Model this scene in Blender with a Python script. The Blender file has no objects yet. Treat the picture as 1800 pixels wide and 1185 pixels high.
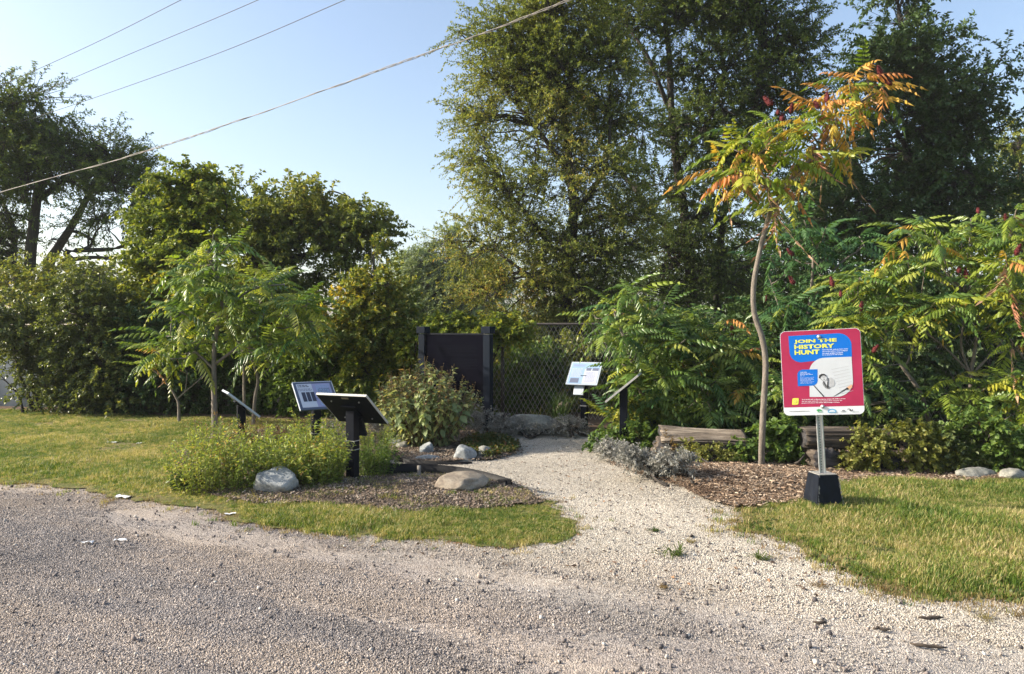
import bpy, bmesh, math, random
import numpy as np
from mathutils import Vector, Matrix, Euler, geometry

# ------------------------------------------------------------------ camera, light
scene = bpy.context.scene
COL = scene.collection
F = 1300.0
HZ = 578.0
CAMH = 1.5
PITCH = math.atan((592.5 - HZ) / F)
cam_data = bpy.data.cameras.new('camera')
cam_data.sensor_width = 36.0
cam_data.lens = 36.0 * F / 1800.0
cam_data.clip_start = 0.05
cam_data.clip_end = 2000.0
cam = bpy.data.objects.new('camera', cam_data)
COL.objects.link(cam)
cam.location = (0, 0, CAMH)
cam.rotation_euler = (math.radians(90) - PITCH, 0, 0)
scene.camera = cam

SUN_EL = math.radians(27.5)
SUN_AZ = math.radians(0)            # the sun stands straight to the left of the view
sun_vec = Vector((-math.cos(SUN_AZ) * math.cos(SUN_EL), math.sin(SUN_AZ) * math.cos(SUN_EL), math.sin(SUN_EL)))
world = bpy.data.worlds.new('World')
scene.world = world
world.use_nodes = True
wn = world.node_tree
bgn = wn.nodes['Background']
sky = wn.nodes.new('ShaderNodeTexSky')
sky.sky_type = 'NISHITA'
sky.sun_disc = False
sky.sun_elevation = SUN_EL
sky.sun_rotation = math.atan2(sun_vec.x, sun_vec.y)
sky.air_density = 1.0
sky.dust_density = 2.4
sky.ozone_density = 0.9
wn.links.new(sky.outputs[0], bgn.inputs[0])
bgn.inputs[1].default_value = 0.14
sl = bpy.data.lights.new('sun', 'SUN')
sl.energy = 5.0
sl.angle = math.radians(0.5)
sl.color = (1.0, 0.90, 0.74)
sun = bpy.data.objects.new('sun', sl)
COL.objects.link(sun)
sun.location = (-20, 5, 15)
sun.rotation_euler = (-sun_vec).to_track_quat('-Z', 'Y').to_euler()
scene.view_settings.view_transform = 'Standard'
scene.view_settings.look = 'None'
scene.view_settings.gamma = 1.0
scene.view_settings.use_curve_mapping = False
scene.view_settings.exposure = 0.98
scene.cycles.volume_bounces = 0
scene.cycles.max_bounces = 6
scene.cycles.diffuse_bounces = 3
scene.cycles.glossy_bounces = 2
scene.cycles.transmission_bounces = 3
scene.cycles.transparent_max_bounces = 4
scene.cycles.caustics_reflective = False
scene.cycles.caustics_refractive = False

HAZE = 0.0006
random.seed(5)
RS = np.random.RandomState

# ------------------------------------------------------------------ helpers
def ray(px, py):
    x = (px - 900.0) / F
    u = -(py - 592.5) / F
    c, s = math.cos(PITCH), math.sin(PITCH)
    return Vector((x, c + u * s, u * c - s))

def P(px, py, Y):
    d = ray(px, py)
    return Vector((0, 0, CAMH)) + d * (Y / d.y)

def G(px, py, z=0.0):
    d = ray(px, py)
    t = (CAMH - z) / -d.z
    return Vector((d.x * t, d.y * t, z))

def hash3(ix, iy, iz, seed):
    n = (ix * 374761393 + iy * 668265263 + iz * 2147483647 + seed * 974711) & 0xffffffff
    n = ((n ^ (n >> 13)) * 1274126177) & 0xffffffff
    n = (n ^ (n >> 16)) & 0xffff
    return n / 65535.0

def vnoise(p, s=1.0, seed=0):
    p = np.asarray(p, dtype=np.float64) * s + 1000.0
    i = np.floor(p).astype(np.int64)
    f = p - i
    f = f * f * (3 - 2 * f)
    r = 0
    for dx in (0, 1):
        for dy in (0, 1):
            for dz in (0, 1):
                w = (f[..., 0] if dx else 1 - f[..., 0]) * (f[..., 1] if dy else 1 - f[..., 1]) * (f[..., 2] if dz else 1 - f[..., 2])
                r = r + w * hash3(i[..., 0] + dx, i[..., 1] + dy, i[..., 2] + dz, seed)
    return r

def H(x, y):
    """height of the ground"""
    a = G(1290, 852); b = G(600, 868)
    z = 0.13 * np.exp(-(((x - a.x) / 0.75) ** 2 + ((y - a.y) / 0.62) ** 2))
    z = z + 0.085 * np.exp(-(((x - b.x) / 1.25) ** 2 + ((y - b.y) / 0.55) ** 2))
    z = z + np.where(y > 14, (y - 14) * 0.012, 0)
    z = z + 0.012 * np.sin(x * 1.7 + y * 0.6) * np.sin(y * 1.3 - x * 0.4)
    return z

def Hf(x, y):
    return float(H(np.float64(x), np.float64(y)))

def make_mesh(name, V, faces, mats, attr=None, smooth=False, midx=None):
    """faces: list of int arrays (n,3) / (n,4)"""
    me = bpy.data.meshes.new(name)
    V = np.asarray(V, dtype=np.float32)
    faces = [np.asarray(f, dtype=np.int32) for f in faces if len(f)]
    loops = np.concatenate([f.ravel() for f in faces])
    tot = np.concatenate([np.full(len(f), f.shape[1], dtype=np.int32) for f in faces])
    start = np.concatenate([[0], np.cumsum(tot)[:-1]]).astype(np.int32)
    me.vertices.add(len(V)); me.vertices.foreach_set('co', V.ravel())
    me.loops.add(len(loops)); me.loops.foreach_set('vertex_index', loops)
    me.polygons.add(len(tot)); me.polygons.foreach_set('loop_start', start)
    me.polygons.foreach_set('loop_total', tot)
    if midx is not None:
        me.polygons.foreach_set('material_index', np.asarray(midx, dtype=np.int32))
    if smooth:
        me.polygons.foreach_set('use_smooth', np.ones(len(tot), dtype=bool))
    if attr is not None:
        a = me.attributes.new('v', 'FLOAT', 'FACE')
        a.data.foreach_set('value', np.asarray(attr, dtype=np.float32))
    me.update(calc_edges=True)
    for m in (mats if isinstance(mats, (list, tuple)) else [mats]):
        me.materials.append(m)
    return me

def link(name, me, parent=None, loc=(0, 0, 0), rot=None):
    o = bpy.data.objects.new(name, me)
    COL.objects.link(o)
    if parent is not None: o.parent = parent
    o.location = loc
    if rot is not None: o.rotation_euler = rot
    return o

def tag(o, label=None, cat=None, group=None, kind=None):
    if label: o['label'] = label
    if cat: o['category'] = cat
    if group: o['group'] = group
    if kind: o['kind'] = kind
    return o

def thing(name, label, cat, loc, group=None, rotz=0.0):
    o = bpy.data.objects.new(name, None)
    o.empty_display_size = 0.1
    COL.objects.link(o)
    o.location = loc
    o.rotation_euler = (0, 0, rotz)
    return tag(o, label, cat, group)

class Geo:
    def __init__(s):
        s.V = []; s.Q = []; s.T = []; s.aQ = []; s.aT = []; s.n = 0
    def add(s, V, Q=None, T=None, a=0.5):
        V = np.asarray(V, dtype=np.float64).reshape(-1, 3)
        if Q is not None and len(Q):
            Q = np.asarray(Q); s.Q.append(Q + s.n); s.aQ.append(np.broadcast_to(a, (len(Q),)))
        if T is not None and len(T):
            T = np.asarray(T); s.T.append(T + s.n); s.aT.append(np.broadcast_to(a, (len(T),)))
        s.V.append(V); s.n += len(V)
    def mesh(s, name, mats, off=(0, 0, 0), smooth=False):
        V = np.concatenate(s.V) - np.asarray(off, dtype=np.float64)
        fs = []; at = []
        if s.Q: fs.append(np.concatenate(s.Q)); at.append(np.concatenate(s.aQ))
        if s.T: fs.append(np.concatenate(s.T)); at.append(np.concatenate(s.aT))
        return make_mesh(name, V, fs, mats, np.concatenate(at), smooth)
    def tube(s, pts, radii, sides=8, cap=True, a=0.5, rough=0.0, seed=0):
        pts = [Vector(p) for p in pts]
        n = len(pts)
        rg = RS(seed + 11)
        ring = []
        up = Vector((0.13, 0.97, 0.21)).normalized()
        for i, p in enumerate(pts):
            d = (pts[min(i + 1, n - 1)] - pts[max(i - 1, 0)]).normalized()
            if abs(d.dot(up)) > 0.95: up = Vector((0.9, 0.1, 0.3)).normalized()
            x = d.cross(up).normalized(); y = d.cross(x)
            r = radii[i] if hasattr(radii, '__len__') else radii
            for k in range(sides):
                t = 2 * math.pi * k / sides
                rr = r * (1 + rough * (rg.rand() - 0.5))
                ring.append(p + x * (math.cos(t) * rr) + y * (math.sin(t) * rr))
        Q = []
        for i in range(n - 1):
            for k in range(sides):
                k2 = (k + 1) % sides
                Q.append((i * sides + k, i * sides + k2, (i + 1) * sides + k2, (i + 1) * sides + k))
        T = []
        if cap:
            ring.append(pts[0]); ring.append(pts[-1])
            b = n * sides
            for k in range(sides):
                k2 = (k + 1) % sides
                T.append((b, k2, k)); T.append((b + 1, (n - 1) * sides + k, (n - 1) * sides + k2))
        s.add(np.array([tuple(v) for v in ring]), Q, T, a)
    def sticks(s, A, B, r0, r1, a=0.5):
        """many thin three-sided tapered sticks"""
        A = np.asarray(A, float); B = np.asarray(B, float)
        n = len(A)
        if not n: return
        d = B - A; L = np.linalg.norm(d, axis=1, keepdims=True) + 1e-9; d = d / L
        ref = np.where(np.abs(d[:, 2:3]) > 0.9, np.array([[1., 0, 0]]), np.array([[0, 0, 1.]]))
        x = np.cross(d, ref); x /= np.linalg.norm(x, axis=1, keepdims=True) + 1e-9
        y = np.cross(d, x)
        r0 = np.broadcast_to(r0, (n,))[:, None]; r1 = np.broadcast_to(r1, (n,))[:, None]
        V = np.zeros((n, 6, 3))
        for k in range(3):
            t = 2 * math.pi * k / 3
            off = x * math.cos(t) + y * math.sin(t)
            V[:, k] = A + off * r0; V[:, 3 + k] = B + off * r1
        base = (np.arange(n) * 6)[:, None]
        Q = np.concatenate([base + np.array([[k, (k + 1) % 3, 3 + (k + 1) % 3, 3 + k]]) for k in range(3)])
        s.add(V.reshape(-1, 3), Q, None, a)
    def box(s, lo, hi, a=0.5):
        x0, y0, z0 = lo; x1, y1, z1 = hi
        V = [(x0, y0, z0), (x1, y0, z0), (x1, y1, z0), (x0, y1, z0), (x0, y0, z1), (x1, y0, z1), (x1, y1, z1), (x0, y1, z1)]
        s.add(V, [(0, 3, 2, 1), (4, 5, 6, 7), (0, 1, 5, 4), (1, 2, 6, 5), (2, 3, 7, 6), (3, 0, 4, 7)], None, a)

def nrm(a):
    return a / (np.linalg.norm(a, axis=-1, keepdims=True) + 1e-9)

def leaves(geo, C, D, N, ll, lw, v, fold=0.25, shape=0.42):
    """one folded rhombic leaf per row; C base point, D direction, N normal"""
    C = np.asarray(C, float); D = nrm(np.asarray(D, float))
    S = nrm(np.cross(D, N)); N2 = np.cross(S, D)
    ll = np.broadcast_to(ll, (len(C),))[:, None]; lw = np.broadcast_to(lw, (len(C),))[:, None]
    V = np.zeros((len(C), 4, 3))
    mid = C + D * ll * shape
    V[:, 0] = C
    V[:, 1] = mid + S * lw * .5 + N2 * lw * fold
    V[:, 2] = C + D * ll - N2 * ll * 0.08
    V[:, 3] = mid - S * lw * .5 + N2 * lw * fold
    Q = (np.arange(len(C)) * 4)[:, None] + np.array([[0, 1, 2, 3]])
    # two triangles each, folded along the midrib
    T = np.concatenate([Q[:, [0, 1, 2]], Q[:, [0, 2, 3]]])
    geo.add(V.reshape(-1, 3), None, T, np.concatenate([v, v]))

def leafy_twigs(geo, S, D, L, n, ll, lw, rg, droop=0.25, vb=None, spread=0.9, flat=0.5):
    """leaves set along twigs; S starts, D directions, L lengths"""
    T = len(S)
    t = np.tile((np.arange(n) + 0.5) / n, (T, 1)) + rg.uniform(-.5, .5, (T, n)) / n
    t = np.clip(t, 0.02, 1)
    D = nrm(D)
    pos = S[:, None, :] + D[:, None, :] * (t * L[:, None])[..., None]
    pos[..., 2] -= droop * (t ** 2) * L[:, None]
    r = rg.normal(size=(T, n, 3))
    side = nrm(r - (r * D[:, None, :]).sum(-1, keepdims=True) * D[:, None, :])
    ld = D[:, None, :] * 0.55 + side * spread
    ld[..., 2] -= droop
    nn = rg.normal(size=(T, n, 3)) * flat
    nn[..., 2] += 1.0
    v = rg.rand(T, n)
    if vb is not None: v = np.clip(v * 0.55 + vb[:, None] * 0.45 + (rg.rand(T, n) - .5) * .1, 0, 1)
    s = rg.uniform(0.6, 1.2, (T, n))
    leaves(geo, pos.reshape(-1, 3), ld.reshape(-1, 3), nn.reshape(-1, 3), ll * s.ravel(), lw * s.ravel(), v.ravel())

# ------------------------------------------------------------------ materials
def newmat(name):
    m = bpy.data.materials.new(name); m.use_nodes = True
    return m, m.node_tree, m.node_tree.nodes, m.node_tree.links

def ramp(nodes, stops, inp=None, links=None, interp='LINEAR'):
    r = nodes.new('ShaderNodeValToRGB'); r.color_ramp.interpolation = interp
    e = r.color_ramp.elements
    while len(e) < len(stops): e.new(0.5)
    for i, (p, c) in enumerate(stops):
        e[i].position = p; e[i].color = (c[0], c[1], c[2], 1) if hasattr(c, '__len__') else (c, c, c, 1)
    if inp is not None: links.new(inp, r.inputs[0])
    return r

def noise(nodes, links, scale, vec=None, detail=4, rough=0.55, dist=0.0):
    n = nodes.new('ShaderNodeTexNoise'); n.inputs['Scale'].default_value = scale
    n.inputs['Detail'].default_value = detail; n.inputs['Roughness'].default_value = rough
    n.inputs['Distortion'].default_value = dist
    if vec is not None: links.new(vec, n.inputs['Vector'])
    return n

def mixc(nodes, links, fac, a, b, mode='MIX'):
    m = nodes.new('ShaderNodeMix'); m.data_type = 'RGBA'; m.blend_type = mode
    for k, val in ((0, fac), (6, a), (7, b)):
        sock = m.inputs[k]
        if hasattr(val, 'links'): links.new(val, sock)
        elif hasattr(val, '__len__'): sock.default_value = (val[0], val[1], val[2], 1)
        else: sock.default_value = val if k == 0 else (val, val, val, 1)
    return m.outputs[2]

def math_n(nodes, links, op, a, b=None, clamp=False):
    m = nodes.new('ShaderNodeMath'); m.operation = op; m.use_clamp = clamp
    for i, val in enumerate((a, b)):
        if val is None: continue
        if hasattr(val, 'links'): links.new(val, m.inputs[i])
        else: m.inputs[i].default_value = val
    return m.outputs[0]

def worldpos(nodes):
    return nodes.new('ShaderNodeNewGeometry').outputs['Position']

def leaf_mat(name, stops, src='attr', trans=0.42, rough=0.5, spec=0.35, patch=0.0, patch_scale=0.8, tcol=(1.25, 1.15, 0.5)):
    m, nt, N, L = newmat(name)
    if src == 'attr':
        a = N.new('ShaderNodeAttribute'); a.attribute_name = 'v'; v = a.outputs['Fac']
    else:
        v = N.new('ShaderNodeObjectInfo').outputs['Random']
    if patch > 0:
        nz = noise(N, L, patch_scale, worldpos(N), 3)
        p = math_n(N, L, 'MULTIPLY', math_n(N, L, 'SUBTRACT', nz.outputs['Fac'], 0.5), patch * 2)
        v = math_n(N, L, 'ADD', v, p, True)
    c = ramp(N, stops, v, L).outputs[0]
    b = N['Principled BSDF']
    L.new(c, b.inputs['Base Color'])
    b.inputs['Roughness'].default_value = rough
    b.inputs['Specular IOR Level'].default_value = spec
    tr = N.new('ShaderNodeBsdfTranslucent')
    L.new(mixc(N, L, 1.0, c, tcol, 'MULTIPLY'), tr.inputs['Color'])
    mx = N.new('ShaderNodeMixShader'); mx.inputs[0].default_value = trans
    L.new(b.outputs[0], mx.inputs[1]); L.new(tr.outputs[0], mx.inputs[2])
    L.new(mx.outputs[0], N['Material Output'].inputs['Surface'])
    return m

def plain_mat(name, col, rough=0.6, metal=0.0, var=0.15, scale=12.0, spec=0.5, bump=0.0):
    m, nt, N, L = newmat(name)
    b = N['Principled BSDF']
    tc = N.new('ShaderNodeTexCoord').outputs['Object']
    nz = noise(N, L, scale, tc, 6, 0.65)
    c0 = tuple(max(0, c * (1 - var)) for c in col); c1 = tuple(min(1, c * (1 + var)) for c in col)
    L.new(ramp(N, [(0.3, c0), (0.7, c1)], nz.outputs['Fac'], L).outputs[0], b.inputs['Base Color'])
    L.new(ramp(N, [(0.3, max(0, rough - .08)), (0.7, min(1, rough + .08))], nz.outputs['Fac'], L).outputs[0], b.inputs['Roughness'])
    b.inputs['Metallic'].default_value = metal
    b.inputs['Specular IOR Level'].default_value = spec
    if bump:
        bp = N.new('ShaderNodeBump'); bp.inputs['Strength'].default_value = bump; bp.inputs['Distance'].default_value = 0.01
        L.new(nz.outputs['Fac'], bp.inputs['Height']); L.new(bp.outputs[0], b.inputs['Normal'])
    return m

def bark_mat(name, c0, c1, scale=30.0, stretch=0.2, bump=0.6):
    m, nt, N, L = newmat(name)
    b = N['Principled BSDF']
    tc = N.new('ShaderNodeTexCoord').outputs['Object']
    mp = N.new('ShaderNodeMapping'); mp.inputs['Scale'].default_value = (1, 1, stretch)
    L.new(tc, mp.inputs['Vector'])
    nz = noise(N, L, scale, mp.outputs[0], 6, 0.7)
    n2 = noise(N, L, 3, tc, 3, 0.6)
    c = ramp(N, [(0.32, c0), (0.68, c1)], nz.outputs['Fac'], L).outputs[0]
    c = mixc(N, L, math_n(N, L, 'MULTIPLY', n2.outputs['Fac'], 0.6), c, tuple(x * 0.55 for x in c1))
    L.new(c, b.inputs['Base Color'])
    b.inputs['Roughness'].default_value = 0.85
    bp = N.new('ShaderNodeBump'); bp.inputs['Strength'].default_value = bump; bp.inputs['Distance'].default_value = 0.02
    L.new(nz.outputs['Fac'], bp.inputs['Height']); L.new(bp.outputs[0], b.inputs['Normal'])
    return m

def gravel_mat(name, stone=False):
    """crushed stone: grey-pink on the road, cream on the path; the change follows a soft line across the ground"""
    m, nt, N, L = newmat(name)
    b = N['Principled BSDF']
    pos = worldpos(N)
    sp = N.new('ShaderNodeSeparateXYZ'); L.new(pos, sp.inputs[0])
    # signed distance to the line from the road edge (900,975) to (1800,1150): path lies behind it
    p0 = G(880, 985); p1 = G(1800, 1200)
    d = (p1 - p0).normalized(); nx, ny = -d.y, d.x
    if ny < 0: nx, ny = -nx, -ny
    dist = math_n(N, L, 'ADD', math_n(N, L, 'MULTIPLY', math_n(N, L, 'SUBTRACT', sp.outputs[0], p0.x), nx),
                  math_n(N, L, 'MULTIPLY', math_n(N, L, 'SUBTRACT', sp.outputs[1], p0.y), ny))
    left = G(560, 940).x
    lf = math_n(N, L, 'SUBTRACT', left, sp.outputs[0])
    lf = math_n(N, L, 'MAXIMUM', lf, 0.0)
    dist = math_n(N, L, 'SUBTRACT', dist, math_n(N, L, 'MULTIPLY', lf, 1.2))
    nz = noise(N, L, 1.6, pos, 5, 0.65)
    dist = math_n(N, L, 'ADD', dist, math_n(N, L, 'MULTIPLY', math_n(N, L, 'SUBTRACT', nz.outputs['Fac'], 0.5), 1.6))
    f = ramp(N, [(0.0, 0.0), (1.0, 1.0)], math_n(N, L, 'ADD', math_n(N, L, 'MULTIPLY', dist, 0.75), 0.45, True), L).outputs[0]
    if stone:
        rnd = N.new('ShaderNodeObjectInfo').outputs['Random']
        a = N.new('ShaderNodeAttribute'); a.attribute_name = 'v'
        rnd = math_n(N, L, 'FRACT', math_n(N, L, 'ADD', rnd, a.outputs['Fac']))
    else:
        vo = N.new('ShaderNodeTexVoronoi'); vo.inputs['Scale'].default_value = 130
        L.new(pos, vo.inputs['Vector'])
        rnd = N.new('ShaderNodeSeparateColor'); L.new(vo.outputs['Color'], rnd.inputs[0]); rnd = rnd.outputs[0]
    road = ramp(N, [(0.0, (0.15, 0.132, 0.122)), (0.25, (0.27, 0.236, 0.216)), (0.5, (0.34, 0.297, 0.272)), (0.75, (0.43, 0.38, 0.345)), (1.0, (0.58, 0.52, 0.475))], rnd, L).outputs[0]
    path = ramp(N, [(0.0, (0.20, 0.175, 0.145)), (0.2, (0.40, 0.36, 0.305)), (0.7, (0.545, 0.50, 0.43)), (1.0, (0.68, 0.635, 0.56))], rnd, L).outputs[0]
    # tyre-packed dusty bands on the road
    mp = N.new('ShaderNodeMapping'); mp.inputs['Scale'].default_value = (0.22, 1.0, 1.0); mp.inputs['Rotation'].default_value = (0, 0, 0.47); mp.vector_type = 'TEXTURE'; mp.inputs['Scale'].default_value = (4.5, 1.0, 1.0); mp.inputs['Rotation'].default_value = (0, 0, -0.42)
    L.new(pos, mp.inputs['Vector'])
    bn = noise(N, L, 1.5, mp.outputs[0], 5, 0.6)
    dust = ramp(N, [(0.42, 0.0), (0.66, 0.75)], bn.outputs['Fac'], L).outputs[0]
    road = mixc(N, L, dust, road, (0.43, 0.36, 0.295))
    bd = ramp(N, [(0.34, 0.55), (0.52, 0.0)], bn.outputs['Fac'], L).outputs[0]
    road = mixc(N, L, bd, road, (0.20, 0.19, 0.19))
    c = mixc(N, L, f, road, path)
    big = noise(N, L, 0.9, pos, 6, 0.7)
    c = mixc(N, L, 1.0, c, ramp(N, [(0.3, 0.82), (0.7, 1.12)], big.outputs['Fac'], L).outputs[0], 'MULTIPLY')
    L.new(c, b.inputs['Base Color'])
    b.inputs['Roughness'].default_value = 0.85
    b.inputs['Specular IOR Level'].default_value = 0.25
    if not stone:
        v2 = N.new('ShaderNodeTexVoronoi'); v2.inputs['Scale'].default_value = 210; L.new(pos, v2.inputs['Vector'])
        hgt = math_n(N, L, 'ADD', math_n(N, L, 'MULTIPLY', vo.outputs['Distance'], -1.0), math_n(N, L, 'MULTIPLY', v2.outputs['Distance'], -0.5))
        bp = N.new('ShaderNodeBump'); bp.inputs['Strength'].default_value = 0.8; bp.inputs['Distance'].default_value = 0.012
        L.new(hgt, bp.inputs['Height']); L.new(bp.outputs[0], b.inputs['Normal'])
    return m

def soil_mat(name, stops, scale=40, bump=0.8, patchc=None):
    m, nt, N, L = newmat(name)
    b = N['Principled BSDF']; pos = worldpos(N)
    nz = noise(N, L, scale, pos, 8, 0.75, 0.6)
    c = ramp(N, stops, nz.outputs['Fac'], L).outputs[0]
    if patchc:
        n2 = noise(N, L, 1.7, pos, 4, 0.6)
        c = mixc(N, L, ramp(N, [(0.42, 0.0), (0.62, 1.0)], n2.outputs['Fac'], L).outputs[0], c, patchc)
    L.new(c, b.inputs['Base Color']); b.inputs['Roughness'].default_value = 0.95
    b.inputs['Specular IOR Level'].default_value = 0.15
    bp = N.new('ShaderNodeBump'); bp.inputs['Strength'].default_value = bump; bp.inputs['Distance'].default_value = 0.03
    L.new(nz.outputs['Fac'], bp.inputs['Height']); L.new(bp.outputs[0], b.inputs['Normal'])
    return m

def rock_mat(name, c0, c1, c2):
    m, nt, N, L = newmat(name)
    b = N['Principled BSDF']
    tc = N.new('ShaderNodeTexCoord').outputs['Object']
    n1 = noise(N, L, 5, tc, 8, 0.7, 0.8); n2 = noise(N, L, 38, tc, 6, 0.8)
    c = ramp(N, [(0.33, c0), (0.5, c1), (0.66, c2)], n1.outputs['Fac'], L).outputs[0]
    c = mixc(N, L, 0.55, c, ramp(N, [(0.35, (0.35, 0.35, 0.36)), (0.65, (1.15, 1.12, 1.05))], n2.outputs['Fac'], L).outputs[0], 'MULTIPLY')
    L.new(c, b.inputs['Base Color']); b.inputs['Roughness'].default_value = 0.85
    b.inputs['Specular IOR Level'].default_value = 0.3
    bp = N.new('ShaderNodeBump'); bp.inputs['Strength'].default_value = 0.7; bp.inputs['Distance'].default_value = 0.03
    L.new(math_n(N, L, 'ADD', n1.outputs['Fac'], math_n(N, L, 'MULTIPLY', n2.outputs['Fac'], 0.35)), bp.inputs['Height'])
    L.new(bp.outputs[0], b.inputs['Normal'])
    return m

def wood_mat(name, c0, c1, c2, axis='X', scale=14):
    m, nt, N, L = newmat(name)
    b = N['Principled BSDF']
    tc = N.new('ShaderNodeTexCoord').outputs['Object']
    mp = N.new('ShaderNodeMapping')
    mp.inputs['Scale'].default_value = {'X': (0.10, 1, 1), 'Y': (1, 0.10, 1), 'Z': (1, 1, 0.1)}[axis]
    L.new(tc, mp.inputs['Vector'])
    nz = noise(N, L, scale, mp.outputs[0], 8, 0.75, 0.4); n2 = noise(N, L, 2.4, tc, 3)
    c = ramp(N, [(0.34, c0), (0.5, c1), (0.68, c2)], nz.outputs['Fac'], L).outputs[0]
    c = mixc(N, L, ramp(N, [(0.4, 0.0), (0.65, 0.6)], n2.outputs['Fac'], L).outputs[0], c, c0)
    L.new(c, b.inputs['Base Color']); b.inputs['Roughness'].default_value = 0.9
    bp = N.new('ShaderNodeBump'); bp.inputs['Strength'].default_value = 0.9; bp.inputs['Distance'].default_value = 0.03
    L.new(nz.outputs['Fac'], bp.inputs['Height']); L.new(bp.outputs[0], b.inputs['Normal'])
    return m

M = {}
M['gravel'] = gravel_mat('gravel_ground')
M['gravel_stone'] = gravel_mat('gravel_stones', True)
M['meadow'] = soil_mat('meadow', [(0.3, (0.05, 0.075, 0.018)), (0.7, (0.13, 0.17, 0.04))], 6, 0.5)
M['lawn'] = soil_mat('lawn_ground', [(0.3, (0.055, 0.075, 0.018)), (0.5, (0.12, 0.13, 0.04)), (0.7, (0.22, 0.20, 0.085))], 45, 0.8, (0.20, 0.17, 0.08))
M['soil'] = soil_mat('soil', [(0.3, (0.05, 0.04, 0.03)), (0.5, (0.13, 0.105, 0.08)), (0.7, (0.27, 0.225, 0.175))], 55, 1.0)
M['mulch'] = soil_mat('mulch', [(0.3, (0.055, 0.038, 0.028)), (0.5, (0.15, 0.105, 0.075)), (0.7, (0.30, 0.22, 0.16))], 40, 1.0)

G_ = lambda *a: [(p, c) for p, c in a]
M['leaf_locust'] = leaf_mat('leaf_locust', G_((0, (0.059, 0.089, 0.027)), (0.5, (0.100, 0.152, 0.041)), (1, (0.196, 0.245, 0.068))), patch=0.2, patch_scale=0.4)
M['leaf_elm'] = leaf_mat('leaf_elm', G_((0, (0.098, 0.139, 0.039)), (0.4, (0.158, 0.206, 0.050)), (0.75, (0.278, 0.303, 0.078)), (0.95, (0.413, 0.348, 0.103)), (1, (0.508, 0.293, 0.092))), patch=0.3, patch_scale=0.45)
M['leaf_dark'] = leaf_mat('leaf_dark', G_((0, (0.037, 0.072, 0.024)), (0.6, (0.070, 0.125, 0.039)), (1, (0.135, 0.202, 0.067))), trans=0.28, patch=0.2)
M['leaf_vine'] = leaf_mat('leaf_vine', G_((0, (0.085, 0.139, 0.029)), (0.5, (0.200, 0.261, 0.047)), (0.85, (0.380, 0.373, 0.063)), (1, (0.570, 0.447, 0.091))), patch=0.35, patch_scale=0.9)
M['leaf_maple'] = leaf_mat('leaf_maple', G_((0, (0.083, 0.140, 0.033)), (0.45, (0.187, 0.233, 0.052)), (0.8, (0.448, 0.382, 0.066)), (1, (0.672, 0.448, 0.074))), patch=0.4, patch_scale=1.1)
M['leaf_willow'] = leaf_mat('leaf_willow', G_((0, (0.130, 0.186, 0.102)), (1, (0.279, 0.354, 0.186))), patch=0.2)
M['leaf_hedge'] = leaf_mat('leaf_hedge', G_((0, (0.070, 0.103, 0.037)), (0.6, (0.159, 0.199, 0.060)), (0.95, (0.304, 0.323, 0.099)), (1, (0.583, 0.475, 0.079))), spec=0.6, rough=0.38, patch=0.25)
M['leaf_green'] = leaf_mat('leaf_green', G_((0, (0.057, 0.114, 0.026)), (0.6, (0.122, 0.204, 0.045)), (1, (0.227, 0.293, 0.073))), patch=0.2)
M['leaf_perennial'] = leaf_mat('leaf_perennial', G_((0, (0.104, 0.169, 0.038)), (0.5, (0.241, 0.320, 0.066)), (0.9, (0.420, 0.450, 0.114)), (1, (0.546, 0.340, 0.134))), patch=0.3, patch_scale=2.5, trans=0.4)
M['leaf_rust'] = leaf_mat('leaf_rust', G_((0, (0.091, 0.065, 0.029)), (0.6, (0.195, 0.137, 0.065)), (1, (0.312, 0.221, 0.117))))
M['leaf_silver'] = leaf_mat('leaf_silver', G_((0, (0.16, 0.16, 0.13)), (0.6, (0.33, 0.325, 0.29)), (1, (0.50, 0.48, 0.43))), trans=0.15, tcol=(1, 1, 1))
M['leaf_bush'] = leaf_mat('leaf_bush', G_((0, (0.185, 0.246, 0.111)), (0.55, (0.296, 0.358, 0.161)), (0.85, (0.407, 0.443, 0.185)), (1, (0.542, 0.469, 0.147))), src='obj', trans=0.4, tcol=(1.1, 1.1, .7))
M['leaf_bush_s'] = leaf_mat('leaf_bush_small', G_((0, (0.130, 0.162, 0.081)), (0.6, (0.243, 0.292, 0.130)), (0.9, (0.405, 0.373, 0.162)), (1, (0.454, 0.259, 0.146))), trans=0.3)
M['leaf_yshrub'] = leaf_mat('leaf_yshrub', G_((0, (0.115, 0.149, 0.034)), (0.6, (0.230, 0.253, 0.063)), (1, (0.380, 0.322, 0.103))))
M['cover'] = leaf_mat('groundcover', G_((0, (0.035, 0.06, 0.016)), (0.6, (0.07, 0.10, 0.025)), (0.9, (0.14, 0.12, 0.04)), (1, (0.20, 0.08, 0.04))))
M['sumac'] = leaf_mat('sumac_green', G_((0, (0.075, 0.143, 0.031)), (0.5, (0.142, 0.235, 0.048)), (0.85, (0.251, 0.324, 0.066)), (1, (0.367, 0.389, 0.079))), src='obj', trans=0.42, spec=0.6, rough=0.36)
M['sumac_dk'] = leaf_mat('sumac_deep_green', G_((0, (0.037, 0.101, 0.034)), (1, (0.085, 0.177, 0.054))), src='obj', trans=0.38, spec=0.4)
M['sumac_yg'] = leaf_mat('sumac_lime', G_((0, (0.15, 0.22, 0.03)), (0.6, (0.26, 0.32, 0.04)), (1, (0.42, 0.40, 0.05))), src='obj', trans=0.42, tcol=(1.05, 1.15, .5))
M['sumac_or'] = leaf_mat('sumac_orange', G_((0, (0.52, 0.40, 0.06)), (0.5, (0.55, 0.33, 0.07)), (1, (0.50, 0.20, 0.07))), src='obj', trans=0.35, tcol=(1.2, 1, .6))
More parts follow.
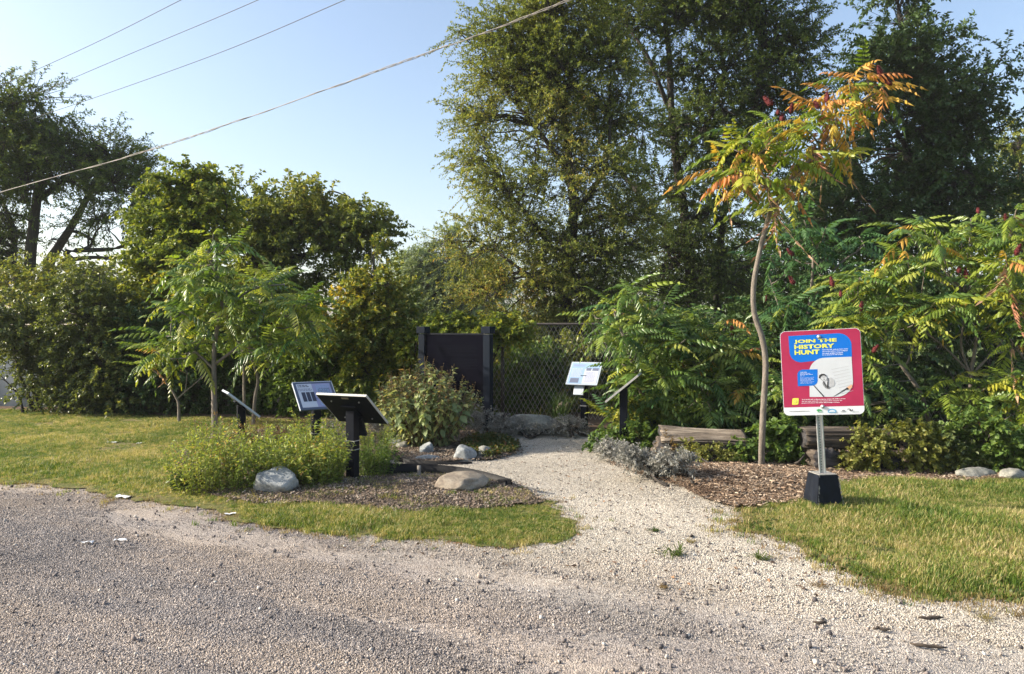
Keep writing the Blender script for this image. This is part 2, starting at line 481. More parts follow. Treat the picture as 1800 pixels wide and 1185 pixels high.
M['sumac_br'] = leaf_mat('sumac_withered', G_((0, (0.36, 0.23, 0.13)), (0.5, (0.50, 0.33, 0.21)), (1, (0.42, 0.17, 0.10))), src='obj', trans=0.2, tcol=(1.1, .9, .7))
M['sumac_seed'] = plain_mat('sumac_seed_head', (0.10, 0.010, 0.012), 0.9, var=0.5, scale=60, bump=1.0)
M['bark_dark'] = bark_mat('bark_dark', (0.02, 0.016, 0.013), (0.07, 0.058, 0.048))
M['bark_grey'] = bark_mat('bark_grey', (0.10, 0.085, 0.07), (0.25, 0.215, 0.18), 24, 0.5, 0.5)
M['stem'] = plain_mat('green_stem', (0.10, 0.10, 0.045), 0.7)
M['stem_dry'] = plain_mat('dry_stem', (0.16, 0.10, 0.06), 0.8)
M['grass'] = leaf_mat('grass_blades', G_((0, (0.065, 0.125, 0.016)), (0.35, (0.125, 0.205, 0.026)), (0.52, (0.23, 0.27, 0.050)), (0.72, (0.42, 0.36, 0.14)), (1, (0.55, 0.45, 0.24))), src='obj', trans=0.4, patch=0.75, patch_scale=0.95, tcol=(1.15, 1.15, .55))
M['grass_dry'] = leaf_mat('dry_grass', G_((0, (0.20, 0.14, 0.06)), (0.6, (0.32, 0.23, 0.11)), (1, (0.20, 0.19, 0.05))), src='obj', trans=0.3)
M['weed'] = leaf_mat('weed', G_((0, (0.05, 0.09, 0.02)), (1, (0.11, 0.15, 0.035))), src='obj')
M['chip'] = leaf_mat('bark_chips', G_((0, (0.065, 0.042, 0.030)), (0.4, (0.18, 0.120, 0.080)), (0.75, (0.33, 0.240, 0.165)), (1, (0.52, 0.42, 0.32))), src='obj', trans=0.0, rough=.9, spec=.15)
M['crumb'] = leaf_mat('soil_crumbs', G_((0, (0.06, 0.05, 0.038)), (0.5, (0.16, 0.12, 0.09)), (0.85, (0.27, 0.21, 0.165)), (1, (0.42, 0.36, 0.29))), src='obj', trans=0.0, rough=.95, spec=.15)
M['black_metal'] = plain_mat('black_powder_coat', (0.005, 0.007, 0.013), 0.55, 0.0, 0.2, 20, spec=.10)
M['black_plastic'] = plain_mat('black_plastic', (0.008, 0.008, 0.009), 0.6, var=.3, bump=.2, spec=.2)
M['navy_metal'] = plain_mat('navy_powder_coat', (0.005, 0.010, 0.020), 0.6, 0.0, 0.15, 14, spec=.10)
M['bronze_panel'] = plain_mat('dark_plaque', (0.005, 0.005, 0.009), 0.9, 0.0, 0.2, 8, spec=0.0)
M['panel_text'] = plain_mat('plaque_lettering', (0.009, 0.010, 0.015), 0.9, 0.0, 0.1, 8, spec=0.0)
M['panel_edge'] = plain_mat('panel_edge', (0.40, 0.40, 0.38), 0.5)
M['galv'] = plain_mat('galvanised_steel', (0.55, 0.57, 0.58), 0.38, 0.65, 0.12, 30)
M['wire'] = plain_mat('fence_wire', (0.42, 0.38, 0.31), 0.55, 0.0, 0.2, 5)
M['fence_post'] = plain_mat('fence_post', (0.10, 0.085, 0.075), 0.6, 0.4, 0.25, 9)
M['screen'] = plain_mat('privacy_fabric', (0.055, 0.075, 0.10), 0.85, 0, 0.3, 3)
M['cable'] = plain_mat('cable', (0.055, 0.05, 0.05), 0.7)
M['cable_lt'] = plain_mat('cable_pale', (0.30, 0.27, 0.25), 0.6)
M['rock_pale'] = rock_mat('rock_pale', (0.15, 0.17, 0.19), (0.32, 0.345, 0.36), (0.52, 0.52, 0.49))
M['rock_tan'] = rock_mat('rock_tan', (0.18, 0.14, 0.11), (0.30, 0.255, 0.20), (0.42, 0.37, 0.30))
M['rock_grey'] = rock_mat('rock_grey', (0.17, 0.17, 0.15), (0.30, 0.30, 0.27), (0.42, 0.41, 0.37))
M['log'] = wood_mat('log_weathered', (0.035, 0.026, 0.02), (0.22, 0.175, 0.13), (0.50, 0.43, 0.34), scale=22)
M['log_y'] = wood_mat('log_weathered_y', (0.03, 0.025, 0.02), (0.12, 0.095, 0.07), (0.26, 0.21, 0.16), 'Y')
M['log_dk'] = wood_mat('log_dark', (0.02, 0.016, 0.013), (0.085, 0.065, 0.05), (0.20, 0.16, 0.125))
M['log_end'] = wood_mat('log_end_grain', (0.015, 0.014, 0.015), (0.05, 0.047, 0.05), (0.11, 0.10, 0.10), 'Y', 20)
M['timber'] = wood_mat('edging_timber', (0.16, 0.14, 0.12), (0.30, 0.27, 0.23), (0.42, 0.39, 0.34))
M['base_black'] = plain_mat('painted_concrete_black', (0.006, 0.009, 0.016), 0.6, var=.4, scale=10, bump=.3, spec=.15)
M['base_worn'] = plain_mat('worn_concrete', (0.26, 0.25, 0.23), 0.9, var=.4, scale=30, bump=.6)
M['litter'] = plain_mat('white_litter', (0.75, 0.77, 0.80), 0.5)
M['shed'] = plain_mat('pale_shed', (0.42, 0.55, 0.62), 0.7, scale=1)
M['shed_roof'] = plain_mat('shed_roof', (0.10, 0.13, 0.14), 0.8, scale=1)

# ------------------------------------------------------------------ ground sheets
def inside(poly, X, Y):
    poly = np.asarray(poly); n = len(poly); r = np.zeros(len(X), bool)
    j = n - 1
    for i in range(n):
        xi, yi = poly[i]; xj, yj = poly[j]
        c = ((yi > Y) != (yj > Y)) & (X < (xj - xi) * (Y - yi) / (yj - yi + 1e-12) + xi)
        r ^= c; j = i
    return r

def outline(pix, step=0.07, amp=0.05, seed=1):
    pts = [G(*p).xy for p in pix]
    out = []
    for i in range(len(pts)):
        a, b = pts[i], pts[(i + 1) % len(pts)]
        L = (b - a).length
        n = max(1, int(L / step)) if (L < 14 and max(a.length, b.length) < 22) else 1
        for k in range(n):
            out.append(a + (b - a) * (k / n))
    o = np.array([(p.x, p.y, 0) for p in out])
    nx = (vnoise(o, 4, seed) - .5) * 2 + (vnoise(o, 14, seed + 1) - .5)
    ny = (vnoise(o, 4, seed + 5) - .5) * 2 + (vnoise(o, 14, seed + 6) - .5)
    near = np.linalg.norm(o[:, :2], axis=1) < 20
    o[:, 0] += nx * amp * near; o[:, 1] += ny * amp * near
    return o[:, :2]

POLYS = {}
def sheet(name, pix, off, mat, grid=0.15, amp=0.05, seed=1, relief=0.0):
    o = outline(pix, 0.07, amp, seed)
    POLYS[name] = o
    lo = o.min(0); hi = o.max(0)
    lo = np.maximum(lo, [-14, 2.0]); hi = np.minimum(hi, [14, 17])
    gx, gy = np.meshgrid(np.arange(lo[0], hi[0], grid), np.arange(lo[1], hi[1], grid))
    gx = gx.ravel() + RS(seed).uniform(-.3, .3, gx.size) * grid; gy = gy.ravel() + RS(seed + 1).uniform(-.3, .3, gy.size) * grid
    k = inside(o, gx, gy)
    pts = [Vector((float(a), float(b))) for a, b in o] + [Vector((float(a), float(b))) for a, b in zip(gx[k], gy[k])]
    res = geometry.delaunay_2d_cdt(pts, [], [list(range(len(o)))], 1, 1e-5)
    V = np.array([(v.x, v.y, 0) for v in res[0]])
    V[:, 2] = H(V[:, 0], V[:, 1]) + off
    if relief:
        V[:, 2] += relief * (vnoise(V * [1, 1, 0], 7, seed) + .5 * vnoise(V * [1, 1, 0], 18, seed + 3)) * 0.7
    me = make_mesh(name, V, [np.array([f for f in res[2] if len(f) == 3])], mat, None, True)
    return tag(link(name, me), kind='structure')

# base sheet to the horizon (finer near the camera so that the bumps read)
def base_ground():
    xs = np.concatenate([[-600, -200, -80, -40, -25], np.arange(-16, 16.01, 0.4), [25, 40, 80, 200, 600]])
    ys = np.concatenate([[-60, -10, 0], np.arange(1, 20.01, 0.4), [25, 30, 40, 60, 100, 200, 700]])
    X, Y = np.meshgrid(xs, ys)
    Z = H(X, np.minimum(Y, 120)) - 0.02
    V = np.stack([X, Y, Z], -1).reshape(-1, 3)
    w = len(xs); Q = []
    for j in range(len(ys) - 1):
        for i in range(w - 1):
            Q.append((j * w + i, j * w + i + 1, (j + 1) * w + i + 1, (j + 1) * w + i))
    tag(link('ground', make_mesh('ground', V, [np.array(Q)], M['meadow'], None, True)), kind='structure')
base_ground()

sheet('gravel_road', [(-900, 842), (-300, 835), (0, 835), (330, 850), (900, 850), (1300, 870), (1800, 1030), (2300, 1060), (2900, 1500), (2500, 2600), (-700, 2600)], -0.004, M['gravel'], 0.12, 0.02, 3)
sheet('gravel_path', [(600, 850), (640, 790), (660, 752), (1060, 752), (1100, 800), (1250, 870), (1320, 900), (1350, 940), (1500, 990), (1800, 1030), (1800, 1080), (1500, 1100), (1250, 1060), (1050, 1030), (880, 1000), (700, 985), (560, 965)], -0.0025, M['gravel'], 0.12, 0.03, 7)
LAWN_L = [(-700, 850), (-300, 840), (0, 843), (60, 849), (130, 862), (200, 874), (300, 888), (380, 903), (430, 918), (540, 938), (640, 950), (760, 954), (880, 960), (975, 957), (1012, 940), (1004, 915), (985, 893), (958, 878), (900, 868), (700, 862), (560, 845), (560, 770), (700, 745), (700, 722), (400, 722), (0, 715), (-500, 712)]
sheet('lawn_left', LAWN_L, 0.008, M['lawn'], 0.16, 0.10, 11)
LAWN_R = [(1290, 897), (1330, 880), (1430, 872), (1445, 855), (1500, 838), (1650, 836), (1800, 838), (2300, 845), (2400, 1130), (1900, 1085), (1800, 1055), (1740, 1040), (1700, 1048), (1650, 1064), (1600, 1050), (1540, 1030), (1480, 1008), (1430, 985), (1380, 958), (1325, 935)]
sheet('lawn_right', LAWN_R, 0.008, M['lawn'], 0.14, 0.12, 13)
BED_F = [(318, 860), (322, 800), (380, 765), (520, 750), (680, 748), (690, 770), (676, 800), (672, 833), (720, 836), (800, 838), (890, 853), (935, 872), (950, 882), (905, 897), (820, 903), (700, 903), (600, 898), (500, 893), (430, 889), (370, 882)]
sheet('garden_bed_front', BED_F, 0.013, M['soil'], 0.09, 0.08, 17, 0.02)
BED_I = [(676, 800), (686, 785), (730, 768), (800, 763), (870, 768), (912, 786), (905, 801), (860, 812), (770, 815), (700, 811)]
sheet('garden_bed_island', BED_I, 0.013, M['soil'], 0.1, 0.02, 19, 0.02)
BED_B = [(-500, 738), (-500, 700), (300, 700), (900, 705), (2300, 735), (2300, 850), (1800, 843), (1650, 840), (1500, 842), (1450, 856), (1430, 888), (1340, 893), (1290, 897), (1240, 885), (1190, 866), (1130, 842), (1080, 812), (1060, 785), (1030, 768), (940, 764), (830, 764), (720, 758), (700, 742), (400, 736), (230, 730), (0, 721)]
sheet('garden_bed_back', BED_B, 0.018, M['mulch'], 0.12, 0.035, 23, 0.015)

# ------------------------------------------------------------------ scatters of stuff
def template(name, geo_or_mesh):
    return bpy.data.objects.new(name, geo_or_mesh)      # kept out of the scene: only its copies are seen

def scatter(name, pts, rot, scl, temps, label, cat='', kind='stuff', parent=None, seed=0):
    n = len(pts)
    me = bpy.data.meshes.new(name)
    me.vertices.add(n); me.vertices.foreach_set('co', np.asarray(pts, np.float32).ravel())
    a = me.attributes.new('rot', 'FLOAT_VECTOR', 'POINT'); a.data.foreach_set('vector', np.asarray(rot, np.float32).ravel())
    a = me.attributes.new('scl', 'FLOAT', 'POINT'); a.data.foreach_set('value', np.asarray(scl, np.float32))
    a = me.attributes.new('which', 'INT', 'POINT'); a.data.foreach_set('value', RS(seed).randint(0, len(temps), n).astype(np.int32))
    o = link(name, me, parent)
    ng = bpy.data.node_groups.new(name, 'GeometryNodeTree')
    ng.interface.new_socket('Geometry', in_out='INPUT', socket_type='NodeSocketGeometry')
    ng.interface.new_socket('Geometry', in_out='OUTPUT', socket_type='NodeSocketGeometry')
    N, L = ng.nodes, ng.links
    gi = N.new('NodeGroupInput'); go = N.new('NodeGroupOutput')
    def attr(nm, ty):
        q = N.new('GeometryNodeInputNamedAttribute'); q.data_type = ty; q.inputs['Name'].default_value = nm
        return q.outputs['Attribute']
    ar, asc, aw = attr('rot', 'FLOAT_VECTOR'), attr('scl', 'FLOAT'), attr('which', 'INT')
    e2r = N.new('FunctionNodeEulerToRotation'); L.new(ar, e2r.inputs[0])
    jg = N.new('GeometryNodeJoinGeometry')
    for k, t in enumerate(temps):
        oi = N.new('GeometryNodeObjectInfo'); oi.inputs['Object'].default_value = t
        oi.inputs['As Instance'].default_value = True
        cmp = N.new('FunctionNodeCompare'); cmp.data_type = 'INT'; cmp.operation = 'EQUAL'
        L.new(aw, [s for s in cmp.inputs if s.name == 'A' and s.type == 'INT'][0])
        [s for s in cmp.inputs if s.name == 'B' and s.type == 'INT'][0].default_value = k
        ip = N.new('GeometryNodeInstanceOnPoints')
        L.new(gi.outputs[0], ip.inputs['Points']); L.new(cmp.outputs[0], ip.inputs['Selection'])
        L.new(oi.outputs['Geometry'], ip.inputs['Instance']); L.new(e2r.outputs[0], ip.inputs['Rotation'])
        L.new(asc, ip.inputs['Scale']); L.new(ip.outputs[0], jg.inputs[0])
    L.new(jg.outputs[0], go.inputs[0])
    md = o.modifiers.new('scatter', 'NODES'); md.node_group = ng
    return tag(o, label, cat, None, kind)

def sample(poly, n, rg, near_pow=1.3, xlim=(-12, 12), ylim=(2.6, 15), minuses=()):
    """points in the polygon, thicker near the camera"""
    out = []
    poly = np.asarray(poly)
    lo = np.maximum(poly.min(0), [xlim[0], ylim[0]]); hi = np.minimum(poly.max(0), [xlim[1], ylim[1]])
    got = 0
    while got < n:
        X = rg.uniform(lo[0], hi[0], n * 2); Y = rg.uniform(lo[1], hi[1], n * 2)
        k = inside(poly, X, Y) & (np.abs(X) < Y * 0.73 + 0.5) & (rg.rand(len(X)) < (lo[1] / Y) ** near_pow)
        for m in minuses: k &= ~inside(m, X, Y)
        out.append(np.stack([X[k], Y[k]], 1)); got += k.sum()
        if len(out) > 60: break
    p = np.concatenate(out)[:n]
    return np.stack([p[:, 0], p[:, 1], H(p[:, 0], p[:, 1])], 1)

def stone_patch(seed, n=16, r=0.08, size=0.0041):
    rg = RS(seed); g = Geo()
    octv = np.array([(1, 0, 0), (0, 1, 0), (-1, 0, 0), (0, -1, 0), (0, 0, 1), (0, 0, -1)], float)
    octf = np.array([(0, 1, 4), (1, 2, 4), (2, 3, 4), (3, 0, 4), (1, 0, 5), (2, 1, 5), (3, 2, 5), (0, 3, 5)])
    for i in range(n):
        s = size * rg.uniform(0.45, 1.5) * np.array([rg.uniform(.8, 1.4), rg.uniform(.7, 1.1), rg.uniform(.5, .85)])
        R = np.array(Euler(tuple(rg.uniform(0, 6.28, 3))).to_matrix())
        v = (octv * rg.uniform(.75, 1.2, (6, 1)) * s) @ R.T
        c = np.array([rg.normal() * r * .6, rg.normal() * r * .6, size * rg.uniform(0.1, .45)])
        g.add(v + c, None, octf, rg.rand())
    return g.mesh('stone_patch', M['gravel_stone'])

st = [template('stone_patch', stone_patch(i)) for i in range(5)]
rg = RS(31)
pl = sample(POLYS['gravel_road'], 46000, rg, 1.25, minuses=(POLYS['lawn_left'], POLYS['lawn_right'], POLYS['garden_bed_back'], POLYS['garden_bed_front']), ylim=(2.8, 8.5))
_ca, _sa = math.cos(-.42), math.sin(-.42)
_q = np.stack([(pl[:, 0] * _ca + pl[:, 1] * _sa) * .3, (-pl[:, 0] * _sa + pl[:, 1] * _ca) * 1.5, pl[:, 0] * 0], 1)
_n = vnoise(_q, 1.0, 5) * .6 + vnoise(_q, 2.7, 6) * .4
pl = pl[rg.rand(len(pl)) < np.clip((_n - .33) * 4.5, .06, 1)]
scatter('gravel_stones', pl, np.stack([np.zeros(len(pl)), np.zeros(len(pl)), rg.uniform(0, 6.28, len(pl))], 1), rg.uniform(.6, 1.35, len(pl)), st,
        'loose crushed stone over the road and the mouth of the path', 'gravel', seed=1)
pl = sample(POLYS['gravel_path'], 15000, rg, .8, minuses=(POLYS['lawn_left'], POLYS['lawn_right'], POLYS['garden_bed_back'], POLYS['garden_bed_front'], POLYS['garden_bed_island']), ylim=(5, 12))
scatter('path_stones', pl, np.stack([np.zeros(len(pl)), np.zeros(len(pl)), rg.uniform(0, 6.28, len(pl))], 1), rg.uniform(.6, 1.1, len(pl)), st,
        'pale crushed stone covering the garden path', 'gravel', seed=2)

def pebbles():
    rg = RS(71); g = Geo()
    octv = np.array([(1, 0, 0), (0, 1, 0), (-1, 0, 0), (0, -1, 0), (0, 0, 1), (0, 0, -1)], float)
    octf = np.array([(0, 1, 4), (1, 2, 4), (2, 3, 4), (3, 0, 4), (1, 0, 5), (2, 1, 5), (3, 2, 5), (0, 3, 5)])
    p = sample(POLYS['gravel_road'], 1500, rg, 1.1, minuses=(POLYS['lawn_left'], POLYS['lawn_right'], POLYS['garden_bed_back'], POLYS['garden_bed_front']), ylim=(2.8, 9))
    for q in p:
        s_ = rg.uniform(.006, .014) * (1.5 if rg.rand() < .06 else 1)
        R3 = np.array(Euler(tuple(rg.uniform(0, 6.28, 3))).to_matrix())
        g.add((octv * rg.uniform(.7, 1.2, (6, 1)) * [s_ * 1.2, s_, s_ * .6]) @ R3.T + q + [0, 0, s_ * .4], None, octf, rg.rand())
    m = leaf_mat('pebble', [(0, (0.06, 0.055, 0.058)), (.6, (0.16, 0.14, 0.135)), (.8, (0.34, 0.28, 0.24)), (1, (0.62, 0.58, 0.52))], trans=0.0, rough=.8, spec=.3)
    tag(link('scattered_pebbles', g.mesh('scattered_pebbles', m)), 'darker pebbles scattered over the road', 'pebbles', None, 'stuff')
    g = Geo(); p = sample(POLYS['gravel_path'], 420, rg, .5, minuses=(POLYS['lawn_left'], POLYS['lawn_right'], POLYS['garden_bed_back'], POLYS['garden_bed_front'], POLYS['garden_bed_island']), ylim=(4, 12)); p[:, 2] += .012
    leaves(g, p, rg.normal(size=(len(p), 3)) * [1, 1, .15], rg.normal(size=(len(p), 3)) * .35 + [0, 0, 1], rg.uniform(.015, .05, len(p)), .018, rg.rand(len(p)))
    m = leaf_mat('fallen_leaf', [(0, (0.06, 0.04, 0.03)), (.6, (0.15, 0.09, 0.055)), (1, (0.30, 0.17, 0.09))], trans=0.1)
    tag(link('fallen_leaves', g.mesh('fallen_leaves', m)), 'small brown fallen leaves scattered on the pale path', 'leaf litter', None, 'stuff')
pebbles()

def tuft(seed, n=16, r=0.05, h=0.05, w=0.004, lean=0.6, mat=None):
    rg = RS(seed); g = Geo()
    for i in range(n):
        b = np.array([rg.normal() * r * .6, rg.normal() * r * .6, 0])
        a = rg.uniform(0, 6.28); d = np.array([math.cos(a), math.sin(a), 0]); sd = np.array([-d[1], d[0], 0])
        hh = h * rg.uniform(.5, 1.3); le = lean * rg.uniform(.2, 1.2)
        m = b + d * hh * le * .35 + np.array([0, 0, hh * .6]); t = b + d * hh * le + np.array([0, 0, hh * (1 - .3 * le)])
        V = [b - sd * w / 2, b + sd * w / 2, m + sd * w * .4, m - sd * w * .4, t]
        g.add(V, [(0, 1, 2, 3)], [(3, 2, 4)], rg.rand())
    return g.mesh('grass_tuft', mat or M['grass'])

tf = [template('grass_tuft', tuft(i)) for i in range(5)]
def put_grass(name, poly, n, rg, h, label, temps=tf, minuses=(), npow=1.2, ylim=(2.6, 15), xlim=(-12, 12), off=0.006, seed=3):
    p = sample(poly, n, rg, npow, xlim, ylim, minuses); p[:, 2] += off
    sc = h * rg.uniform(.6, 1.25, len(p)) * (0.55 + 0.9 * vnoise(p, 1.6, 9))
    near = np.full(len(p), 9.0); pe = np.asarray(poly)
    for s0 in range(0, len(p), 2000):
        near[s0:s0 + 2000] = np.sqrt(((p[s0:s0 + 2000, None, :2] - pe[None]) ** 2).sum(-1).min(1))
    bare = vnoise(p * [1, 1, 0], 2.4, 15) * .6 + vnoise(p * [1, 1, 0], 6.5, 16) * .4
    keep = rg.rand(len(p)) < np.clip(near / .22, .3, 1) * np.clip((bare - .22) * 5, .12, 1)
    sc = sc * np.clip(.42 + near / .55, .42, 1)
    p = p[keep]; sc = sc[keep]
    return scatter(name, p, np.stack([rg.uniform(-.15, .15, len(p)), rg.uniform(-.15, .15, len(p)), rg.uniform(0, 6.28, len(p))], 1), sc, temps, label, 'grass', seed=seed)
put_grass('lawn_grass_left', POLYS['lawn_left'], 46000, RS(41), 0.66, 'short sunlit grass of the lawn beside the road', minuses=(POLYS['garden_bed_front'], POLYS['garden_bed_back']), npow=.5)
STRIP = [tuple(G(*q).xy) for q in [(420, 895), (500, 897), (700, 905), (905, 900), (950, 884), (960, 878), (985, 893), (1004, 915), (1012, 940), (975, 957), (880, 960), (760, 954), (640, 950), (540, 938), (430, 918)]]
put_grass('strip_grass', STRIP, 9000, RS(43), .75, 'green grass strip between the front bed and the road', npow=0, seed=6)
put_grass('lawn_grass_right', POLYS['lawn_right'], 26000, RS(42), 1.02, 'longer patchy grass around the sign on the right', minuses=(POLYS['garden_bed_back'],), npow=.9, seed=5)
# ragged dry fringe along the lawn edges
def fringe(name, poly, n, seed, label, temps, spread=0.10, hs=0.8, sel=None):
    rg = RS(seed); k = rg.randint(0, len(poly), n)
    c = poly[k] + rg.normal(size=(n, 2)) * spread
    m = (np.abs(c[:, 0]) < c[:, 1] * .73 + .5) & (c[:, 1] > 2.8) & (c[:, 1] < 12)
    for q in ('garden_bed_front', 'garden_bed_back'): m &= ~inside(POLYS[q], c[:, 0], c[:, 1])
    if sel is not None: m &= sel(c)
    c = c[m]; p = np.stack([c[:, 0], c[:, 1], H(c[:, 0], c[:, 1])], 1)
    return scatter(name, p, np.stack([p[:, 0] * 0, p[:, 0] * 0, rg.uniform(0, 6.28, len(p))], 1), hs * rg.uniform(.4, 1.2, len(p)), temps, label, 'grass', seed=seed)
td = [template('dry_tuft', tuft(20 + i, 12, .05, .035, .004, .9, M['grass_dry'])) for i in range(3)]
fringe('lawn_fringe_left', POLYS['lawn_left'], 3500, 51, 'thin straw-coloured fringe where the left lawn meets the road', td + tf[:1])
fringe('lawn_fringe_right', POLYS['lawn_right'], 3000, 52, 'thin straw-coloured fringe where the right lawn meets the path', td + tf[:1], .10, 1.0)

pf = sample(POLYS['lawn_right'], 1500, RS(44), .9); 
tw = [template('clover', tuft(40 + i, 12, .05, .022, .014, 1.3, M['weed'])) for i in range(2)]
scatter('lawn_clover', pf, np.stack([pf[:, 0] * 0, pf[:, 0] * 0, RS(45).uniform(0, 6.28, len(pf))], 1), RS(46).uniform(.6, 1.5, len(pf)) * (.4 + vnoise(pf, 2.5, 61)), tw, 'broad-leaved weeds mixed into the right lawn', 'weeds', seed=12)
def chips(seed, n=14, r=0.07, mat=None, L=0.03, w=.008):
    rg = RS(seed); g = Geo()
    for i in range(n):
        l = L * rg.uniform(.4, 1.5); ww = w * rg.uniform(.5, 1.6); t = ww * .4
        R = np.array(Euler((rg.normal() * .35, rg.normal() * .35, rg.uniform(0, 6.28))).to_matrix())
        v = np.array([(-l, -ww, 0), (l, -ww * .6, 0), (l * .8, ww, 0), (-l * .9, ww * .8, 0), (-l * .8, -ww * .6, t), (l * .8, -ww * .4, t), (l * .7, ww * .7, t), (-l * .7, ww * .5, t)]) * .5
        g.add(v @ R.T + [rg.normal() * r * .6, rg.normal() * r * .6, rg.uniform(.002, .014)], [(4, 5, 6, 7), (0, 1, 5, 4), (1, 2, 6, 5), (2, 3, 7, 6), (3, 0, 4, 7)], None, rg.rand())
    return g.mesh('chips', mat or M['chip'])
tc_ = [template('chip_patch', chips(60 + i)) for i in range(5)]
rg = RS(61)
mp_ = [tuple(G(*q).xy) for q in [(1080, 815), (1100, 780), (1250, 790), (1440, 790), (1800, 800), (1850, 845), (1500, 845), (1450, 858), (1432, 890), (1290, 897), (1190, 866), (1130, 842)]]
p = sample(mp_, 9000, rg, .6); p[:, 2] += .022
scatter('mulch_chips', p, np.stack([p[:, 0] * 0, p[:, 0] * 0, rg.uniform(0, 6.28, len(p))], 1), rg.uniform(.6, 1.3, len(p)), tc_, 'shredded bark mulch heaped round the tall crooked sumac', 'mulch', seed=7)
tb = [template('crumb_patch', chips(80 + i, 16, .07, M['crumb'], .018, .011)) for i in range(4)]
p = sample(POLYS['garden_bed_front'], 6500, rg, .6); p[:, 2] += .022
scatter('soil_crumbs', p, np.stack([p[:, 0] * 0, p[:, 0] * 0, rg.uniform(0, 6.28, len(p))], 1), rg.uniform(.5, 1.2, len(p)), tb, 'bark bits and soil crumbs on the front bed', 'soil', seed=8)
p = sample(POLYS['garden_bed_island'], 1600, rg, .3); p[:, 2] += .022
scatter('island_crumbs', p, np.stack([p[:, 0] * 0, p[:, 0] * 0, rg.uniform(0, 6.28, len(p))], 1), rg.uniform(.6, 1.3, len(p)), tb, 'bark bits and soil crumbs on the island bed under the big bush', 'soil', seed=9)
# sparse grass on the front bed's edge
p = sample(POLYS['garden_bed_front'], 6500, rg, .6); p[:, 2] += .015
k = (vnoise(p, 2.6, 77) * .6 + vnoise(p, 7, 78) * .4 > .46); p = p[k]
scatter('bed_weeds', p, np.stack([p[:, 0] * 0, p[:, 0] * 0, rg.uniform(0, 6.28, len(p))], 1), rg.uniform(.4, .9, len(p)), tf[:2] + td[:1], 'sparse low weeds growing on the front bed', 'weeds', seed=10)

# ------------------------------------------------------------------ trees and shrubs
def poly_px(pts, Y, rg=None, jit=0.0):
    out = []
    for q in pts:
        y = q[2] if len(q) > 2 else Y
        p = P(q[0], q[1], y)
        if rg is not None and jit: p.y += rg.normal() * jit
        out.append(p)
    return out

def smooth_line(pts, sub=4):
    """Catmull-Rom"""
    pts = [Vector(p) for p in pts]; n = len(pts)
    if n < 3: return [pts[0].lerp(pts[-1], i / sub) for i in range(sub + 1)]
    out = []
    for i in range(n - 1):
        p0 = pts[max(i - 1, 0)]; p1 = pts[i]; p2 = pts[i + 1]; p3 = pts[min(i + 2, n - 1)]
        for k in range(sub):
            t = k / sub
            out.append(0.5 * ((2 * p1) + (p2 - p0) * t + (2 * p0 - 5 * p1 + 4 * p2 - p3) * t * t + (3 * p1 - p0 - 3 * p2 + p3) * t ** 3))
    out.append(pts[-1])
    return out

